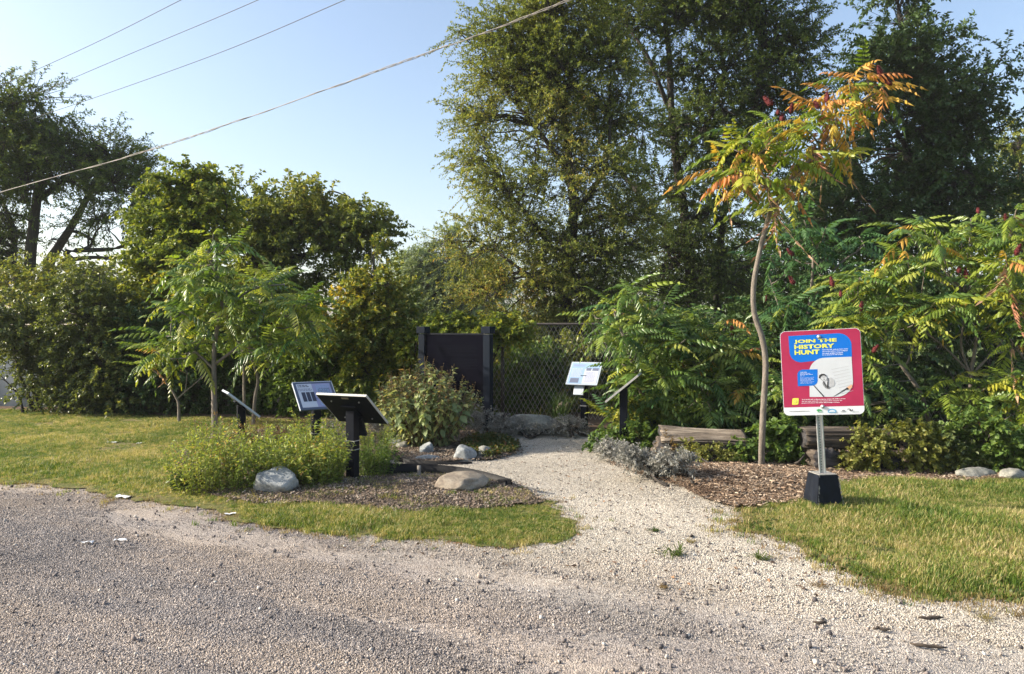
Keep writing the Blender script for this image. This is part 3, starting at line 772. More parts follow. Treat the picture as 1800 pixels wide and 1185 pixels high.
def plant(name, label, cat, base, trunks, blobs, T, n, ll, lw, leaf, bark, Y, seed, gap=0.42, gscale=1.1, twigL=0.5, droop=0.25,
          group=None, sub_r=0.025, crown_name='crown', trunk_name='trunk', updir=0.3, spread=.9, shell=0.55, droopdir=0.0, sides=9):
    """trunks: [(px polyline, r0, r1)], blobs: [(px,py,rx px,rz px,[Y],[ry m],[weight])]"""
    rg = RS(seed)
    root = thing(name, label, cat, base, group)
    wood = Geo(); nodes = []
    for ti, (pl_, r0, r1) in enumerate(trunks):
        pts = poly_px(pl_, Y, rg, 0.02 * Y if ti else 0.0)
        if ti == 0: pts[0] = Vector(base) + Vector((0, 0, -0.05))
        sm = smooth_line(pts, 4)
        rad = [r0 + (r1 - r0) * (i / (len(sm) - 1)) for i in range(len(sm))]
        if ti == 0: rad[0] *= 1.3
        wood.tube(sm, rad, sides, rough=0.22, seed=seed + ti)
        nodes += [tuple(q) for q in sm[len(sm) // 4:]]
    nodes = np.array(nodes) if nodes else np.array([tuple(base)])
    bs = []
    for b in blobs:
        by = b[4] if len(b) > 4 and b[4] else Y
        c = P(b[0], b[1], by); k = by / F
        bs.append((np.array(c), b[2] * k, (b[5] if len(b) > 5 and b[5] else (b[2] + b[3]) * .5 * k), b[3] * k, b[6] if len(b) > 6 else 1.0))
    w = np.array([b[1] * b[3] * b[4] for b in bs]); w /= w.sum()
    S = []; D = []; C = []; tries = 0
    got = 0
    while got < T and tries < 12:
        m = int(T * 1.6)
        which = rg.choice(len(bs), m, p=w)
        u = nrm(rg.normal(size=(m, 3))); r = rg.rand(m) ** shell
        c = np.array([bs[i][0] for i in which]); R = np.array([bs[i][1:4] for i in which])
        pos = c + u * R * r[:, None]
        gn = vnoise(pos, gscale, seed) * .65 + vnoise(pos, gscale * 2.6, seed + 1) * .35
        ok = (gn > gap) & (pos[:, 2] > base[2] + .05)
        dd = nrm(u * R / R.mean()) + rg.normal(size=(m, 3)) * .45
        dd[:, 2] += updir
        S.append(pos[ok]); D.append(nrm(dd[ok])); C.append(c[ok]); got += ok.sum(); tries += 1
    S = np.concatenate(S)[:T]; D = np.concatenate(D)[:T]; C = np.concatenate(C)[:T]
    if droopdir: D[:, 2] -= droopdir; D = nrm(D)
    Lt = twigL * rg.uniform(.6, 1.35, len(S))
    fol = Geo()
    vb = vnoise(S, 0.9, seed + 3)
    leafy_twigs(fol, S, D, Lt, n, ll, lw, rg, droop, vb, spread)
    # branches: twigs -> sub nodes -> trunk
    K = max(3, len(S) // 14)
    idx = rg.choice(len(S), K, replace=False)
    sub = S[idx] + (C[idx] - S[idx]) * rg.uniform(.15, .5, (K, 1))
    for q in sub:
        cost = np.linalg.norm(nodes - q, axis=1) + .8 * np.maximum(0, nodes[:, 2] - q[2] + .2)
        nb = nodes[np.argmin(cost)]
        d = np.linalg.norm(q - nb)
        if d < 1e-3: continue
        mid = nb * .5 + q * .5 + np.array([rg.normal() * .06 * d, rg.normal() * .06 * d, (.10 if updir >= 0 else -.05) * d])
        rr = min(sub_r * (0.5 + 0.35 * d), sub_r * 1.6)
        wood.tube([nb, nb * .55 + mid * .45 + rg.normal(size=3) * .03 * d, mid, mid * .5 + q * .5 + rg.normal(size=3) * .03 * d, q], [rr, rr * .85, rr * .7, rr * .5, rr * .3], 5, False, seed=seed)
    # nearest sub node per twig
    for s0 in range(0, len(S), 500):
        s = S[s0:s0 + 500]
        dm = np.linalg.norm(s[:, None] - sub[None], axis=2); j = dm.argmin(1)
        wood.sticks(sub[j], s, sub_r * .28, sub_r * .18)
    tipz = S + D * (Lt * .85)[:, None]; tipz[:, 2] -= droop * Lt * .6
    wood.sticks(S, tipz, sub_r * .18, sub_r * .06)
    link(trunk_name, wood.mesh(trunk_name, bark, base, True), root)
    link(crown_name, fol.mesh(crown_name, leaf, base), root)
    return root

def B(px, py, Y=None):
    """base point: on the ground under a pixel, or at depth Y"""
    q = G(px, py) if Y is None else P(px, py, Y)
    q.z = Hf(q.x, q.y)
    return q

gT = 'tall trees behind the fence'
plant('locust_tree', 'dark spreading tree at the far left, bare limbs forking against the sky', 'tree', B(42, 600, 22),
      [([(42, 620), (48, 520), (56, 430), (64, 360), (72, 300), (98, 225)], .22, .06),
       ([(48, 560), (74, 470), (108, 402), (150, 338), (184, 272)], .17, .05),
       ([(62, 540), (95, 480), (118, 460), (150, 448), (185, 436), (222, 426)], .13, .04),
       ([(118, 460), (160, 452), (205, 456), (250, 452)], .07, .03),
       ([(46, 580), (20, 470), (-10, 400), (-50, 330)], .15, .05),
       ([(92, 430), (120, 405), (140, 420), (165, 445)], .07, .03),
       ([(64, 360), (40, 300), (10, 230)], .1, .04),
       ([(66, 350), (100, 325), (150, 285), (210, 300)], .09, .03)],
      [(45, 175, 75, 42, 0, 1.6), (-40, 240, 110, 90, 0, 2), (85, 235, 60, 45, 0, 1.5), (175, 275, 75, 48, 0, 1.8), (60, 300, 115, 55, 0, 2), (215, 330, 48, 60, 0, 1.5),
       (130, 335, 85, 24, 0, 1.6, .6), (20, 380, 60, 35, 0, 1.5, .2), (190, 395, 60, 36, 0, 1.3, .35), (90, 410, 70, 30, 0, 1.3, .12), (-60, 420, 80, 100, 0, 1.5)],
      2300, 34, .105, .042, M['leaf_locust'], M['bark_dark'], 22, 101, gap=.40, gscale=.75, twigL=.75, group=gT, sub_r=.045)
plant('vine_covered_tree', 'yellow-green leafy tree smothered in vine, right of the dark spreading tree', 'tree', B(315, 700, 14.2),
      [([(315, 700), (318, 600), (326, 480), (338, 380), (345, 315)], .10, .03), ([(322, 560), (295, 470), (280, 420)], .06, .02), ([(326, 480), (375, 400), (395, 350)], .05, .02)],
      [(325, 330, 50, 32, 0, .6), (295, 385, 50, 50, 0, .7), (355, 385, 45, 50, 0, .7), (290, 470, 48, 60, 0, .8), (345, 480, 60, 70, 0, .8), (275, 560, 40, 60, 0, .7), (375, 315, 28, 18, 0, .4, .6), (310, 620, 70, 60, 0, .7)],
      1700, 28, .09, .07, M['leaf_vine'], M['bark_dark'], 14.2, 102, gap=.44, gscale=1.8, twigL=.5, droop=.45, group=gT)
plant('maple_tree', 'dark green tree whose long thin branch reaches right over open sky', 'tree', B(485, 640, 17),
      [([(485, 640), (488, 540), (495, 460), (510, 400), (530, 350)], .14, .04), ([(495, 470), (550, 445), (600, 430), (660, 425)], .07, .02),
       ([(510, 400), (545, 365), (575, 335), (610, 345)], .04, .012), ([(490, 500), (440, 440), (420, 390)], .07, .02)],
      [(440, 365, 50, 45, 0, .9), (500, 360, 65, 40, 0, .9), (560, 390, 65, 42, 0, 1), (630, 405, 55, 32, 0, .8), (450, 440, 75, 50, 0, 1.1), (545, 455, 75, 45, 0, 1.1), (600, 352, 26, 14, 0, .3, .5),
       (640, 460, 40, 40, 0, .7, .7), (500, 520, 80, 50, 0, 1, .8), (420, 540, 60, 60, 0, 1)],
      1700, 28, .11, .068, M['leaf_elm'], M['bark_dark'], 17, 103, gap=.43, gscale=1.3, twigL=.62, group=gT)
plant('young_maple', 'slim young tree with a golden yellow crown beside the history plaque', 'tree', B(668, 740, 12.3),
      [([(668, 742), (664, 660), (660, 560), (656, 450)], .035, .01), ([(664, 640), (620, 570)], .018, .006), ([(663, 610), (700, 540)], .018, .006)],
      [(655, 450, 28, 30, 0, .3), (672, 500, 48, 32, 0, .45), (640, 540, 35, 30, 0, .4), (690, 560, 50, 32, 0, .5), (645, 600, 55, 35, 0, .5, .8), (700, 620, 45, 40, 0, .5, .7), (592, 545, 26, 30, 0, .3, .6), (600, 590, 35, 25, 0, .3, .7)],
      700, 26, .075, .055, M['leaf_maple'], M['bark_dark'], 12.3, 104, gap=.42, gscale=2.2, twigL=.3, sub_r=.012)
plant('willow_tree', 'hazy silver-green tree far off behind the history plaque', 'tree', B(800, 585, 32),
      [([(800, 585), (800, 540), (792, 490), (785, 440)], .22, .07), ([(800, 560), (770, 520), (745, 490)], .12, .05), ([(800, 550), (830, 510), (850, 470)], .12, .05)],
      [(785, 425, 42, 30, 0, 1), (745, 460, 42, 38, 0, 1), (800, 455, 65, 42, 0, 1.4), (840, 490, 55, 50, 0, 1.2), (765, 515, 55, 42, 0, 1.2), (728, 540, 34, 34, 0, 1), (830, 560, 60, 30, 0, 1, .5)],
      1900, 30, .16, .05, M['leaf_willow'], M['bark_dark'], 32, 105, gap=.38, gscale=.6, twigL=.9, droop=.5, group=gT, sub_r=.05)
plant('elm_tree', 'broad olive-green tree filling the middle above the chain-link fence', 'tree', B(992, 640, 15),
      [([(992, 640), (994, 560), (1000, 470), (1008, 380), (1000, 280), (985, 160), (960, 40)], .15, .04), ([(1000, 470), (940, 400), (890, 330)], .07, .02),
       ([(1008, 380), (1060, 300), (1070, 210)], .07, .02), ([(1000, 300), (940, 220), (880, 140)], .06, .02), ([(996, 520), (920, 480), (870, 440)], .05, .02)],
      [(900, 70, 75, 45, 0, .9), (975, 40, 85, 60, 0, 1.1), (900, 135, 70, 45, 0, .9), (985, 140, 90, 65, 0, 1.2), (870, 215, 55, 42, 0, .8), (945, 235, 85, 60, 0, 1.2), (850, 265, 40, 32, 0, .6),
       (890, 320, 75, 48, 0, 1), (985, 330, 95, 65, 0, 1.3), (900, 410, 85, 50, 0, 1), (1000, 430, 100, 60, 0, 1.3), (845, 385, 40, 25, 0, .5), (930, 500, 85, 50, 0, 1), (1020, 520, 80, 45, 0, 1.1),
       (1060, 300, 60, 60, 0, 1), (1085, 440, 60, 60, 0, 1), (1000, -60, 130, 70, 0, 1.3), (1060, 110, 60, 60, 0, 1), (1075, 200, 55, 50, 0, 1), (1110, 380, 50, 50, 0, .9), (815, 60, 28, 14, 0, .4, .5), (812, 190, 26, 14, 0, .4, .5), (812, 290, 26, 12, 0, .4, .4), (830, 400, 40, 22, 0, .6), (830, 440, 50, 35, 0, .7), (870, 520, 60, 35, 0, .8), (900, 560, 60, 25, 0, .8), (1000, 580, 80, 25, 0, .9)],
      5600, 34, .062, .031, M['leaf_elm'], M['bark_dark'], 15, 106, gap=.405, gscale=1.2, twigL=.62, group=gT, sub_r=.028)
plant('elm_tree', 'tall airy tree with a straight dark trunk, sky showing through, right of the middle', 'tree', B(1222, 600, 17.5),
      [([(1222, 600), (1215, 500), (1206, 400), (1190, 290), (1180, 190), (1176, 90), (1165, 10)], .15, .05), ([(1208, 420), (1150, 385), (1110, 340), (1065, 262), (1035, 200)], .08, .025),
       ([(1190, 290), (1240, 220), (1275, 140)], .07, .025), ([(1180, 190), (1130, 110), (1085, 40)], .06, .02), ([(1206, 400), (1280, 330), (1330, 270)], .07, .02), ([(1268, 620), (1266, 480), (1280, 340), (1320, 200), (1340, 60)], .11, .04)],
      [(1120, 30, 90, 55, 0, 1.2), (1230, 20, 100, 60, 0, 1.3), (1340, 30, 90, 60, 0, 1.3), (1400, 95, 55, 55, 0, 1), (1150, 130, 75, 45, 0, 1, .7), (1265, 130, 90, 60, 0, 1.3), (1360, 170, 80, 60, 0, 1.2),
       (1130, 230, 70, 50, 0, 1, .8), (1230, 230, 80, 55, 0, 1.2), (1310, 280, 85, 60, 0, 1.2), (1160, 330, 80, 50, 0, 1, .8), (1260, 380, 90, 55, 0, 1.2), (1350, 400, 80, 55, 0, 1.2), (1170, 440, 95, 55, 0, 1.2), (1290, 480, 100, 50, 0, 1.2), (1140, 520, 80, 40, 0, 1), (1240, -70, 160, 60, 0, 1.5)],
      4300, 31, .080, .040, M['leaf_locust'], M['bark_dark'], 17.5, 107, gap=.395, gscale=.95, twigL=.5, group=gT, sub_r=.034)
plant('ash_tree', 'very dark broad-leaved tree at the right, its sprays reaching over blue sky', 'tree', B(1650, 600, 19),
      [([(1650, 600), (1652, 480), (1648, 360), (1630, 240), (1600, 120), (1580, 20)], .17, .05), ([(1648, 360), (1700, 270), (1740, 160)], .07, .02), ([(1640, 300), (1560, 220), (1530, 120)], .07, .02)],
      [(1560, 40, 50, 45, 0, 1), (1610, 95, 70, 50, 0, 1.2), (1540, 120, 45, 50, 0, 1), (1650, 150, 75, 55, 0, 1.2), (1725, 150, 40, 38, 0, .8, .5), (1600, 210, 90, 60, 0, 1.4), (1700, 240, 75, 60, 0, 1.2), (1540, 290, 90, 60, 0, 1.4),
       (1650, 330, 100, 60, 0, 1.5), (1740, 340, 70, 60, 0, 1.2), (1500, 390, 100, 60, 0, 1.4), (1620, 430, 110, 60, 0, 1.5), (1760, 105, 25, 16, 0, .5, .5), (1590, -30, 60, 50, 0, 1)],
      2500, 30, .125, .062, M['leaf_dark'], M['bark_dark'], 19, 108, gap=.38, gscale=.85, twigL=.6, group=gT, sub_r=.03)
plant('ash_tree', 'dark tree filling the gap behind the crooked sumac crown', 'tree', B(1430, 600, 20.5),
      [([(1430, 600), (1432, 500), (1440, 400), (1436, 320)], .14, .05), ([(1432, 500), (1380, 420)], .06, .02)],
      [(1440, 330, 60, 45, 0, 1), (1400, 420, 80, 50, 0, 1.2), (1480, 430, 70, 50, 0, 1.2), (1340, 480, 80, 50, 0, 1.2), (1430, 510, 110, 50, 0, 1.2), (1250, 520, 80, 40, 0, 1.2)],
      1200, 28, .12, .06, M['leaf_dark'], M['bark_dark'], 20.5, 110, gap=.36, gscale=.85, twigL=.6, group=gT, sub_r=.03)
plant('ash_tree', 'lighter olive tree at the right edge behind the sumac thicket', 'tree', B(1800, 600, 23),
      [([(1800, 600), (1800, 450), (1795, 330), (1790, 230)], .17, .05)],
      [(1780, 255, 35, 45, 0, 1), (1815, 300, 60, 70, 0, 1.4), (1770, 390, 60, 60, 0, 1.2), (1850, 420, 90, 90, 0, 1.6), (1900, 330, 60, 90, 0, 1.5)],
      900, 28, .13, .07, M['leaf_elm'], M['bark_dark'], 23, 109, gap=.38, gscale=.8, twigL=.65, group=gT, sub_r=.035)

gS = 'shrubs crowding the fence'
SH = dict(droop=.3, crown_name='foliage', trunk_name='stems', group=gS, sub_r=.014, shell=.4, sides=6)
def shrub(name, label, base, blobs, T, n, ll, lw, mat, Y, seed, **k):
    d = dict(SH); d.update(k)
    b0 = blobs[0]
    stems = []
    rg = RS(seed + 7)
    gp = (F * base.x / base.y + 900)
    gy = 592.5 + 14 if False else None
    for i in range(4):
        bb = blobs[rg.randint(len(blobs))]
        # from the base towards a blob, in pixel terms
        basepy = 578 + F * (CAMH - base.z) / base.y
        stems.append(([(gp + rg.uniform(-12, 12), basepy), ((gp + bb[0]) / 2 + rg.uniform(-8, 8), (basepy + bb[1]) / 2), (bb[0], bb[1])], .028 if Y > 11 else .018, .008))
    return plant(name, label, 'shrub', base, stems, blobs, T, n, ll, lw, mat, M['bark_dark'], Y, seed, **d)

shrub('hedge_shrub', 'glossy dark shrub at the left edge of the lawn, in front of the blue-grey screen', B(60, 724, 13.2), [(50, 600, 70, 50), (70, 660, 70, 40), (15, 560, 60, 50), (20, 665, 50, 30)], 620, 28, .062, .045, M['leaf_hedge'], 13.2, 201, gap=.38, twigL=.32, gscale=2)
shrub('hedge_shrub', 'tall rounded glossy shrub left of the slender sumac trunk', B(170, 735, 13), [(165, 560, 70, 55), (180, 630, 75, 55), (200, 690, 55, 45), (135, 690, 50, 40), (150, 515, 55, 36), (175, 480, 40, 22, 0, .4, .5)], 1080, 28, .062, .045, M['leaf_hedge'], 13, 202, gap=.38, twigL=.32, gscale=2)
shrub('hedge_shrub', 'loose grey-green shrub rising under the limbs of the dark spreading tree', B(110, 700, 15.5), [(110, 515, 80, 32), (60, 525, 60, 32), (190, 520, 55, 34), (25, 500, 40, 28), (120, 575, 110, 50), (70, 475, 60, 25, 0, .6, .4), (140, 480, 50, 25, 0, .6, .4)], 950, 26, .075, .045, M['leaf_elm'], 15.5, 203, gap=.42, twigL=.4, gscale=1.6)
shrub('hedge_shrub', 'dark shrub in deep shade behind the forked little sumac', B(270, 735, 13.2), [(255, 600, 50, 60), (270, 680, 60, 55), (330, 680, 60, 60), (240, 700, 40, 30)], 850, 28, .07, .05, M['leaf_dark'], 13.2, 204, gap=.34, twigL=.32, gscale=2)
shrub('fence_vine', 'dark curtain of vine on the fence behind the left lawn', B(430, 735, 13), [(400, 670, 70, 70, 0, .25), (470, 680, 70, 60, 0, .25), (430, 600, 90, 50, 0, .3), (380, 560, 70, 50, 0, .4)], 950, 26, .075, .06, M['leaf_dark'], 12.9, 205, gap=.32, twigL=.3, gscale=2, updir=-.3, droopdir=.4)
shrub('fence_vine', 'green vine hanging on the fence behind the two lectern signs', B(560, 740, 12.6), [(540, 660, 60, 70, 0, .25), (600, 640, 60, 60, 0, .3), (560, 600, 60, 30, 0, .3), (620, 700, 50, 40, 0, .25)], 950, 26, .075, .06, M['leaf_green'], 12.6, 206, gap=.36, twigL=.3, gscale=2, updir=-.3, droopdir=.4)
shrub('fence_vine', 'vine with bright yellow-green leaves left of the history plaque', B(700, 745, 12.1), [(690, 620, 60, 45, 0, .25), (730, 660, 55, 60, 0, .25), (650, 660, 50, 50, 0, .25), (740, 600, 50, 22, 0, .3)], 900, 26, .07, .058, M['leaf_vine'], 12.1, 207, gap=.37, twigL=.28, gscale=2, updir=-.2, droopdir=.3)
shrub('fence_vine', 'lime vine spilling along the fence top over the history plaque', B(820, 745, 11.9), [(790, 580, 50, 16, 0, .3), (850, 580, 50, 16, 0, .3), (890, 578, 30, 12, 0, .2)], 400, 26, .07, .055, M['leaf_vine'], 11.9, 208, gap=.36, twigL=.25, gscale=2)
# understorey beyond the fence
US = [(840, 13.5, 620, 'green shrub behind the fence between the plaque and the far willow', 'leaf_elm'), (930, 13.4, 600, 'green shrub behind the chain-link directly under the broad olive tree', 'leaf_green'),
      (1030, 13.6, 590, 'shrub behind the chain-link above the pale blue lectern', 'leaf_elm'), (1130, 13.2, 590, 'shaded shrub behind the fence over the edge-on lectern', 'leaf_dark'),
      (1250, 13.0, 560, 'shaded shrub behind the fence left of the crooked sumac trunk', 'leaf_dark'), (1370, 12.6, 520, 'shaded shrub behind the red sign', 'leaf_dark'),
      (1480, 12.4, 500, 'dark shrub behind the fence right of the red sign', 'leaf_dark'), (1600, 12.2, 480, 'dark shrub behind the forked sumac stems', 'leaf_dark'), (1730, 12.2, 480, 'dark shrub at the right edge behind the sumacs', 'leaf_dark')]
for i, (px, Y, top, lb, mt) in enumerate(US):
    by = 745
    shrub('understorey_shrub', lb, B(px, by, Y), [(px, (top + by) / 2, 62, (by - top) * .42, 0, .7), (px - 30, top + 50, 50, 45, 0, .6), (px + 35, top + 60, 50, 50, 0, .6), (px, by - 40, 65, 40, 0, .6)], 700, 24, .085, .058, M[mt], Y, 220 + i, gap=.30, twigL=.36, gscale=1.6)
# far rows that close the view
def treeline(name, Y, x0, x1, h0, h1, mat, seed, label, n=9000, ll=.5):
    rg = RS(seed); g = Geo()
    X = rg.uniform(x0, x1, n); top = h0 + (h1 - h0) * vnoise(np.stack([X, X * 0, X * 0], 1), .12, seed) + 1.2 * vnoise(np.stack([X, X * 0, X * 0], 1), .6, seed + 1)
    Z = rg.rand(n) ** .8 * top; Yy = Y + rg.uniform(-2.5, 2.5, n)
    Cc = np.stack([X, Yy, Z], 1)
    leaves(g, Cc, rg.normal(size=(n, 3)) + [0, 0, .3], rg.normal(size=(n, 3)) + [0, 0, .6], ll * rg.uniform(.6, 1.3, n), ll * .7, rg.rand(n))
    tag(link(name, g.mesh(name, mat)), label, 'woodland', None, 'stuff')
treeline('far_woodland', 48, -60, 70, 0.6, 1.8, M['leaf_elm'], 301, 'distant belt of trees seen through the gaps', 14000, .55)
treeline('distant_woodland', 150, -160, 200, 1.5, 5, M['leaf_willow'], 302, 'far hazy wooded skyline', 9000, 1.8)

# ------------------------------------------------------------------ sumacs
def frond_mesh(seed, L=.5, pairs=10, droop=.35, fold=.25, mat=None, wither=0.0, lw=.032, lf=.138, hang=.2):
    rg = RS(seed); g = Geo()
    # rachis in the XZ plane, drooping
    n = 6; pts = []
    for i in range(n + 1):
        t = i / n
        pts.append(np.array([L * t * (1 - .15 * t * droop) * (1 - .35 * wither * t), 0.0 + .10 * L * t * math.sin(2.5 * t + seed), -droop * L * t * t * (1 + wither)]))
    def at(t):
        k = min(int(t * n), n - 1); f = t * n - k
        return pts[k] * (1 - f) + pts[k + 1] * f, nrm(pts[k + 1] - pts[k])
    g.sticks(pts[:-1], pts[1:], np.linspace(.0032, .0016, n), np.linspace(.0028, .0012, n), .2)
    VV = []; TT = []; vals = []
    def leaflet(p, d, nn, l, w):
        s = nrm(np.cross(d, nn)); nn = np.cross(s, d)
        b = len(VV)
        dz = np.array([0, 0, -1.0])
        m1 = p + d * l * .5; tip = p + d * l * .95 + dz * l * (.22 + .5 * wither)
        VV.extend([p, p + d * l * .28 + s * w * .5 - nn * w * fold, p + d * l * .28 - s * w * .5 - nn * w * fold, m1 + nn * 0,
                   m1 + d * l * .12 + s * w * .38 - nn * w * fold + dz * l * .06, m1 + d * l * .12 - s * w * .38 - nn * w * fold + dz * l * .06, tip])
        TT.extend([(b, b + 1, b + 3), (b, b + 3, b + 2), (b + 1, b + 4, b + 3), (b + 3, b + 5, b + 2), (b + 4, b + 6, b + 3), (b + 3, b + 6, b + 5)])
    for i in range(pairs):
        t = .16 + .80 * i / (pairs - 1) + rg.uniform(-.01, .01)
        p, tg = at(t)
        sz = math.sin(math.pi * (.22 + .66 * t)) * rg.uniform(.9, 1.1)
        for sd in (-1, 1):
            if rg.rand() < .08 + .3 * wither: continue
            d = nrm(np.array([0, sd, 0]) * (1 - .6 * wither) + tg * (.35 + .25 * t) + np.array([0, 0, -hang - 1.6 * wither - .3 * rg.rand()]))
            nn = nrm(np.array([tg[0] * .2, sd * .12, 1.0]) + rg.normal(size=3) * (.24 + .5 * wither))
            leaflet(p, d, nn, lf * sz * rg.uniform(.9, 1.1), lw * 1.35 * (1 - .35 * wither))
    p, tg = at(1.0)
    leaflet(p, nrm(tg + [0, 0, -.2]), np.array([0.1, 0, 1.0]), lf * .7, lw * 1.2)
    g.add(np.array(VV), None, np.array(TT), .5)
    return g.mesh('leaf', mat)

FR = {}
for key, mt, wi in (('g', 'sumac', 0), ('d', 'sumac_dk', 0), ('y', 'sumac_yg', 0), ('o', 'sumac_or', .15), ('b', 'sumac_br', 1.0)):
    FR[key] = [frond_mesh(400 + i * 7, .50, 7 + i % 4, .18 + .15 * i, mat=M[mt], wither=wi, hang=(.1, .35, .75, .2, .55, .95)[i]) for i in range(6)]
def seed_mesh(seed):
    g = Geo(); rg = RS(seed); n = 9
    prof = [(0, .008), (.02, .028), (.05, .034), (.09, .030), (.13, .020), (.17, .006)]
    pts = [(0, 0, z) for z, r in prof]
    g.tube(pts, [r for z, r in prof], 9, True, rough=.5, seed=seed)
    m = 110
    a = rg.uniform(0, 6.28, m); z = rg.uniform(.01, .16, m); r = np.interp(z, [q[0] for q in prof], [q[1] for q in prof])
    C = np.stack([np.cos(a) * r, np.sin(a) * r, z], 1); D = np.stack([np.cos(a), np.sin(a), np.full(m, .8)], 1)
    leaves(g, C, D, rg.normal(size=(m, 3)), .016, .010, rg.rand(m))
    return g.mesh('seed_head', M['sumac_seed'])
SEED = [seed_mesh(s) for s in (1, 2, 3)]

def sumac(label, base, stems, tips, mix, seed, Y, per=7, scale=1.0, seeds=0, group='sumacs', bark='bark_grey', seedpts=None, name='sumac_tree', mixfn=None):
    """stems: [(px polyline, r0, r1)]; tips: [(px, py, Y?)] growing points, each with a rosette of compound leaves"""
    rg = RS(seed); root = thing(name, label, 'tree', base, group)
    wood = Geo(); nodes = []
    for ti, (pl_, r0, r1) in enumerate(stems):
        pts = poly_px(pl_, Y)
        if ti == 0: pts[0] = Vector(base) + Vector((0, 0, -.04))
        sm = smooth_line(pts, 5); m = len(sm)
        wood.tube(sm, [r0 + (r1 - r0) * (i / (m - 1)) for i in range(m)], 10, rough=.10, seed=seed + ti)
        nodes += [np.array(q) for q in sm[m // 3:]]
    nodes = np.array(nodes)
    nl = 0
    for i, t in enumerate(tips):
        ty = t[2] if len(t) > 2 else Y + rg.normal() * .28
        q = np.array(P(t[0], t[1], ty))
        cost = np.linalg.norm(nodes - q, axis=1) + 1.5 * np.maximum(0, nodes[:, 2] - q[2] + .1)
        nb = nodes[np.argmin(cost)]; d = np.linalg.norm(q - nb)
        mid = nb * .5 + q * .5 + np.array([rg.normal() * .04, rg.normal() * .04, -.08 * d])
        wood.tube([nb, nb * .5 + mid * .5 + rg.normal(size=3) * .012, mid, mid * .4 + q * .6, q], [.011 * scale, .009 * scale, .008 * scale, .008 * scale, .007 * scale], 6, seed=seed + i)
        out = nrm(q - mid)
        k = per + rg.randint(-1, 2); a0 = rg.uniform(0, 6.28)
        for j in range(k):
            az = a0 + j * 2.4 + rg.normal() * .15
            f = j / max(1, k - 1)
            pitch = math.radians(48 - 62 * f + rg.normal() * 8)      # inner leaves rise, outer ones spread
            pos = q - out * (.015 + .11 * f * scale)
            ch = mix[rg.choice(len(mix), p=np.array([w for _, w in mix]) / sum(w for _, w in mix))][0] if mixfn is None else mixfn(t, rg)
            if ch == 'b': pitch = math.radians(rg.uniform(-75, -35))
            me = FR[ch][rg.randint(6)]
            o = link('leaf', me, root)
            o.location = Vector(pos) - Vector(base)
            o.rotation_euler = (rg.normal() * .15, -pitch, az)
            s = scale * rg.uniform(.62, 1.12); o.scale = (s, s, s)
            nl += 1
    link('trunk', wood.mesh('trunk', M[bark], base, True), root)
    for (sx, sy, sy_) in (seedpts or []):
        o = link('seed_head', SEED[rg.randint(3)], root)
        o.location = P(sx, sy, sy_) - Vector(base); o.rotation_euler = (rg.normal() * .4, rg.normal() * .4, 0)
        s_ = rg.uniform(.55, .95); o.scale = (s_, s_, s_)
    return root

def rtips(blobs, n, seed, mind=28):
    """growing points spread over blobs"""
    rg = RS(seed); out = []; tr = 0
    while len(out) < n and tr < 4000:
        tr += 1
        b = blobs[rg.randint(len(blobs))]
        a = rg.uniform(0, 6.28); r = math.sqrt(rg.rand())
        x, y = b[0] + math.cos(a) * r * b[2], b[1] + math.sin(a) * r * b[3]
        Yv = b[4] + rg.uniform(-1, 1) * b[5]
        if all((x - o[0]) ** 2 + (y - o[1]) ** 2 + ((Yv - o[2]) * 130) ** 2 > mind ** 2 for o in out): out.append((x, y, Yv))
    return out

# tall crooked sumac in the mulch mound
YT = G(1338, 832).y
def tall_mix(t, rg):
    x, y = t[0], t[1]; r = rg.rand()
    if x < 1400 and y < 330: return 'y' if r < .66 else ('g' if r < .70 else ('o' if r < .86 else 'b'))
    if x < 1345 and y < 330: return 'y' if r < .62 else ('g' if r < .82 else ('o' if r < .92 else 'b'))
    if y > 290 and x < 1420: return 'b' if r < .6 else ('y' if r < .85 else 'g')
    if x > 1480: return 'y' if r < .55 else ('o' if r < .85 else 'b')
    return 'o' if r < .42 else ('y' if r < .66 else 'b')
sumac('tall crooked sumac with yellow and orange leaves rising from the mulch mound', B(1338, 828),
      [([(1338, 832), (1340, 760), (1343, 700), (1346, 640), (1340, 595), (1326, 550), (1325, 500), (1336, 440), (1350, 385), (1357, 365)], .034, .023),
       ([(1357, 368), (1350, 335), (1338, 300), (1310, 262)], .018, .009), ([(1357, 366), (1385, 322), (1425, 280), (1462, 235), (1500, 190), (1545, 160)], .020, .009),
       ([(1425, 280), (1470, 260), (1520, 240)], .012, .007)],
      [(1285, 262, YT), (1318, 232, YT - .2), (1352, 205, YT + .1), (1268, 300, YT + .1), (1300, 300, YT - .3), (1345, 262, YT - .1), (1375, 225, YT + .2), (1405, 215, YT - .1), (1438, 185, YT), (1462, 158, YT + .1),
       (1492, 140, YT - .1), (1520, 128, YT), (1552, 152, YT + .1), (1470, 205, YT - .2), (1420, 245, YT), (1390, 275, YT - .2), (1360, 320, YT), (1440, 250, YT + .2), (1510, 185, YT + .2), (1485, 270, YT - .1), (1330, 320, YT + .2), (1372, 350, YT - .05)],
      None, 501, YT, per=8, scale=.90, mixfn=tall_mix, seedpts=[(1568, 150, YT), (1552, 138, YT), (1358, 185, YT), (1368, 200, YT), (1272, 240, YT), (1265, 295, YT), (1390, 200, YT), (1440, 190, YT), (1365, 345, YT), (1455, 182, YT), (1375, 215, YT)])
Yl = G(378, 772).y
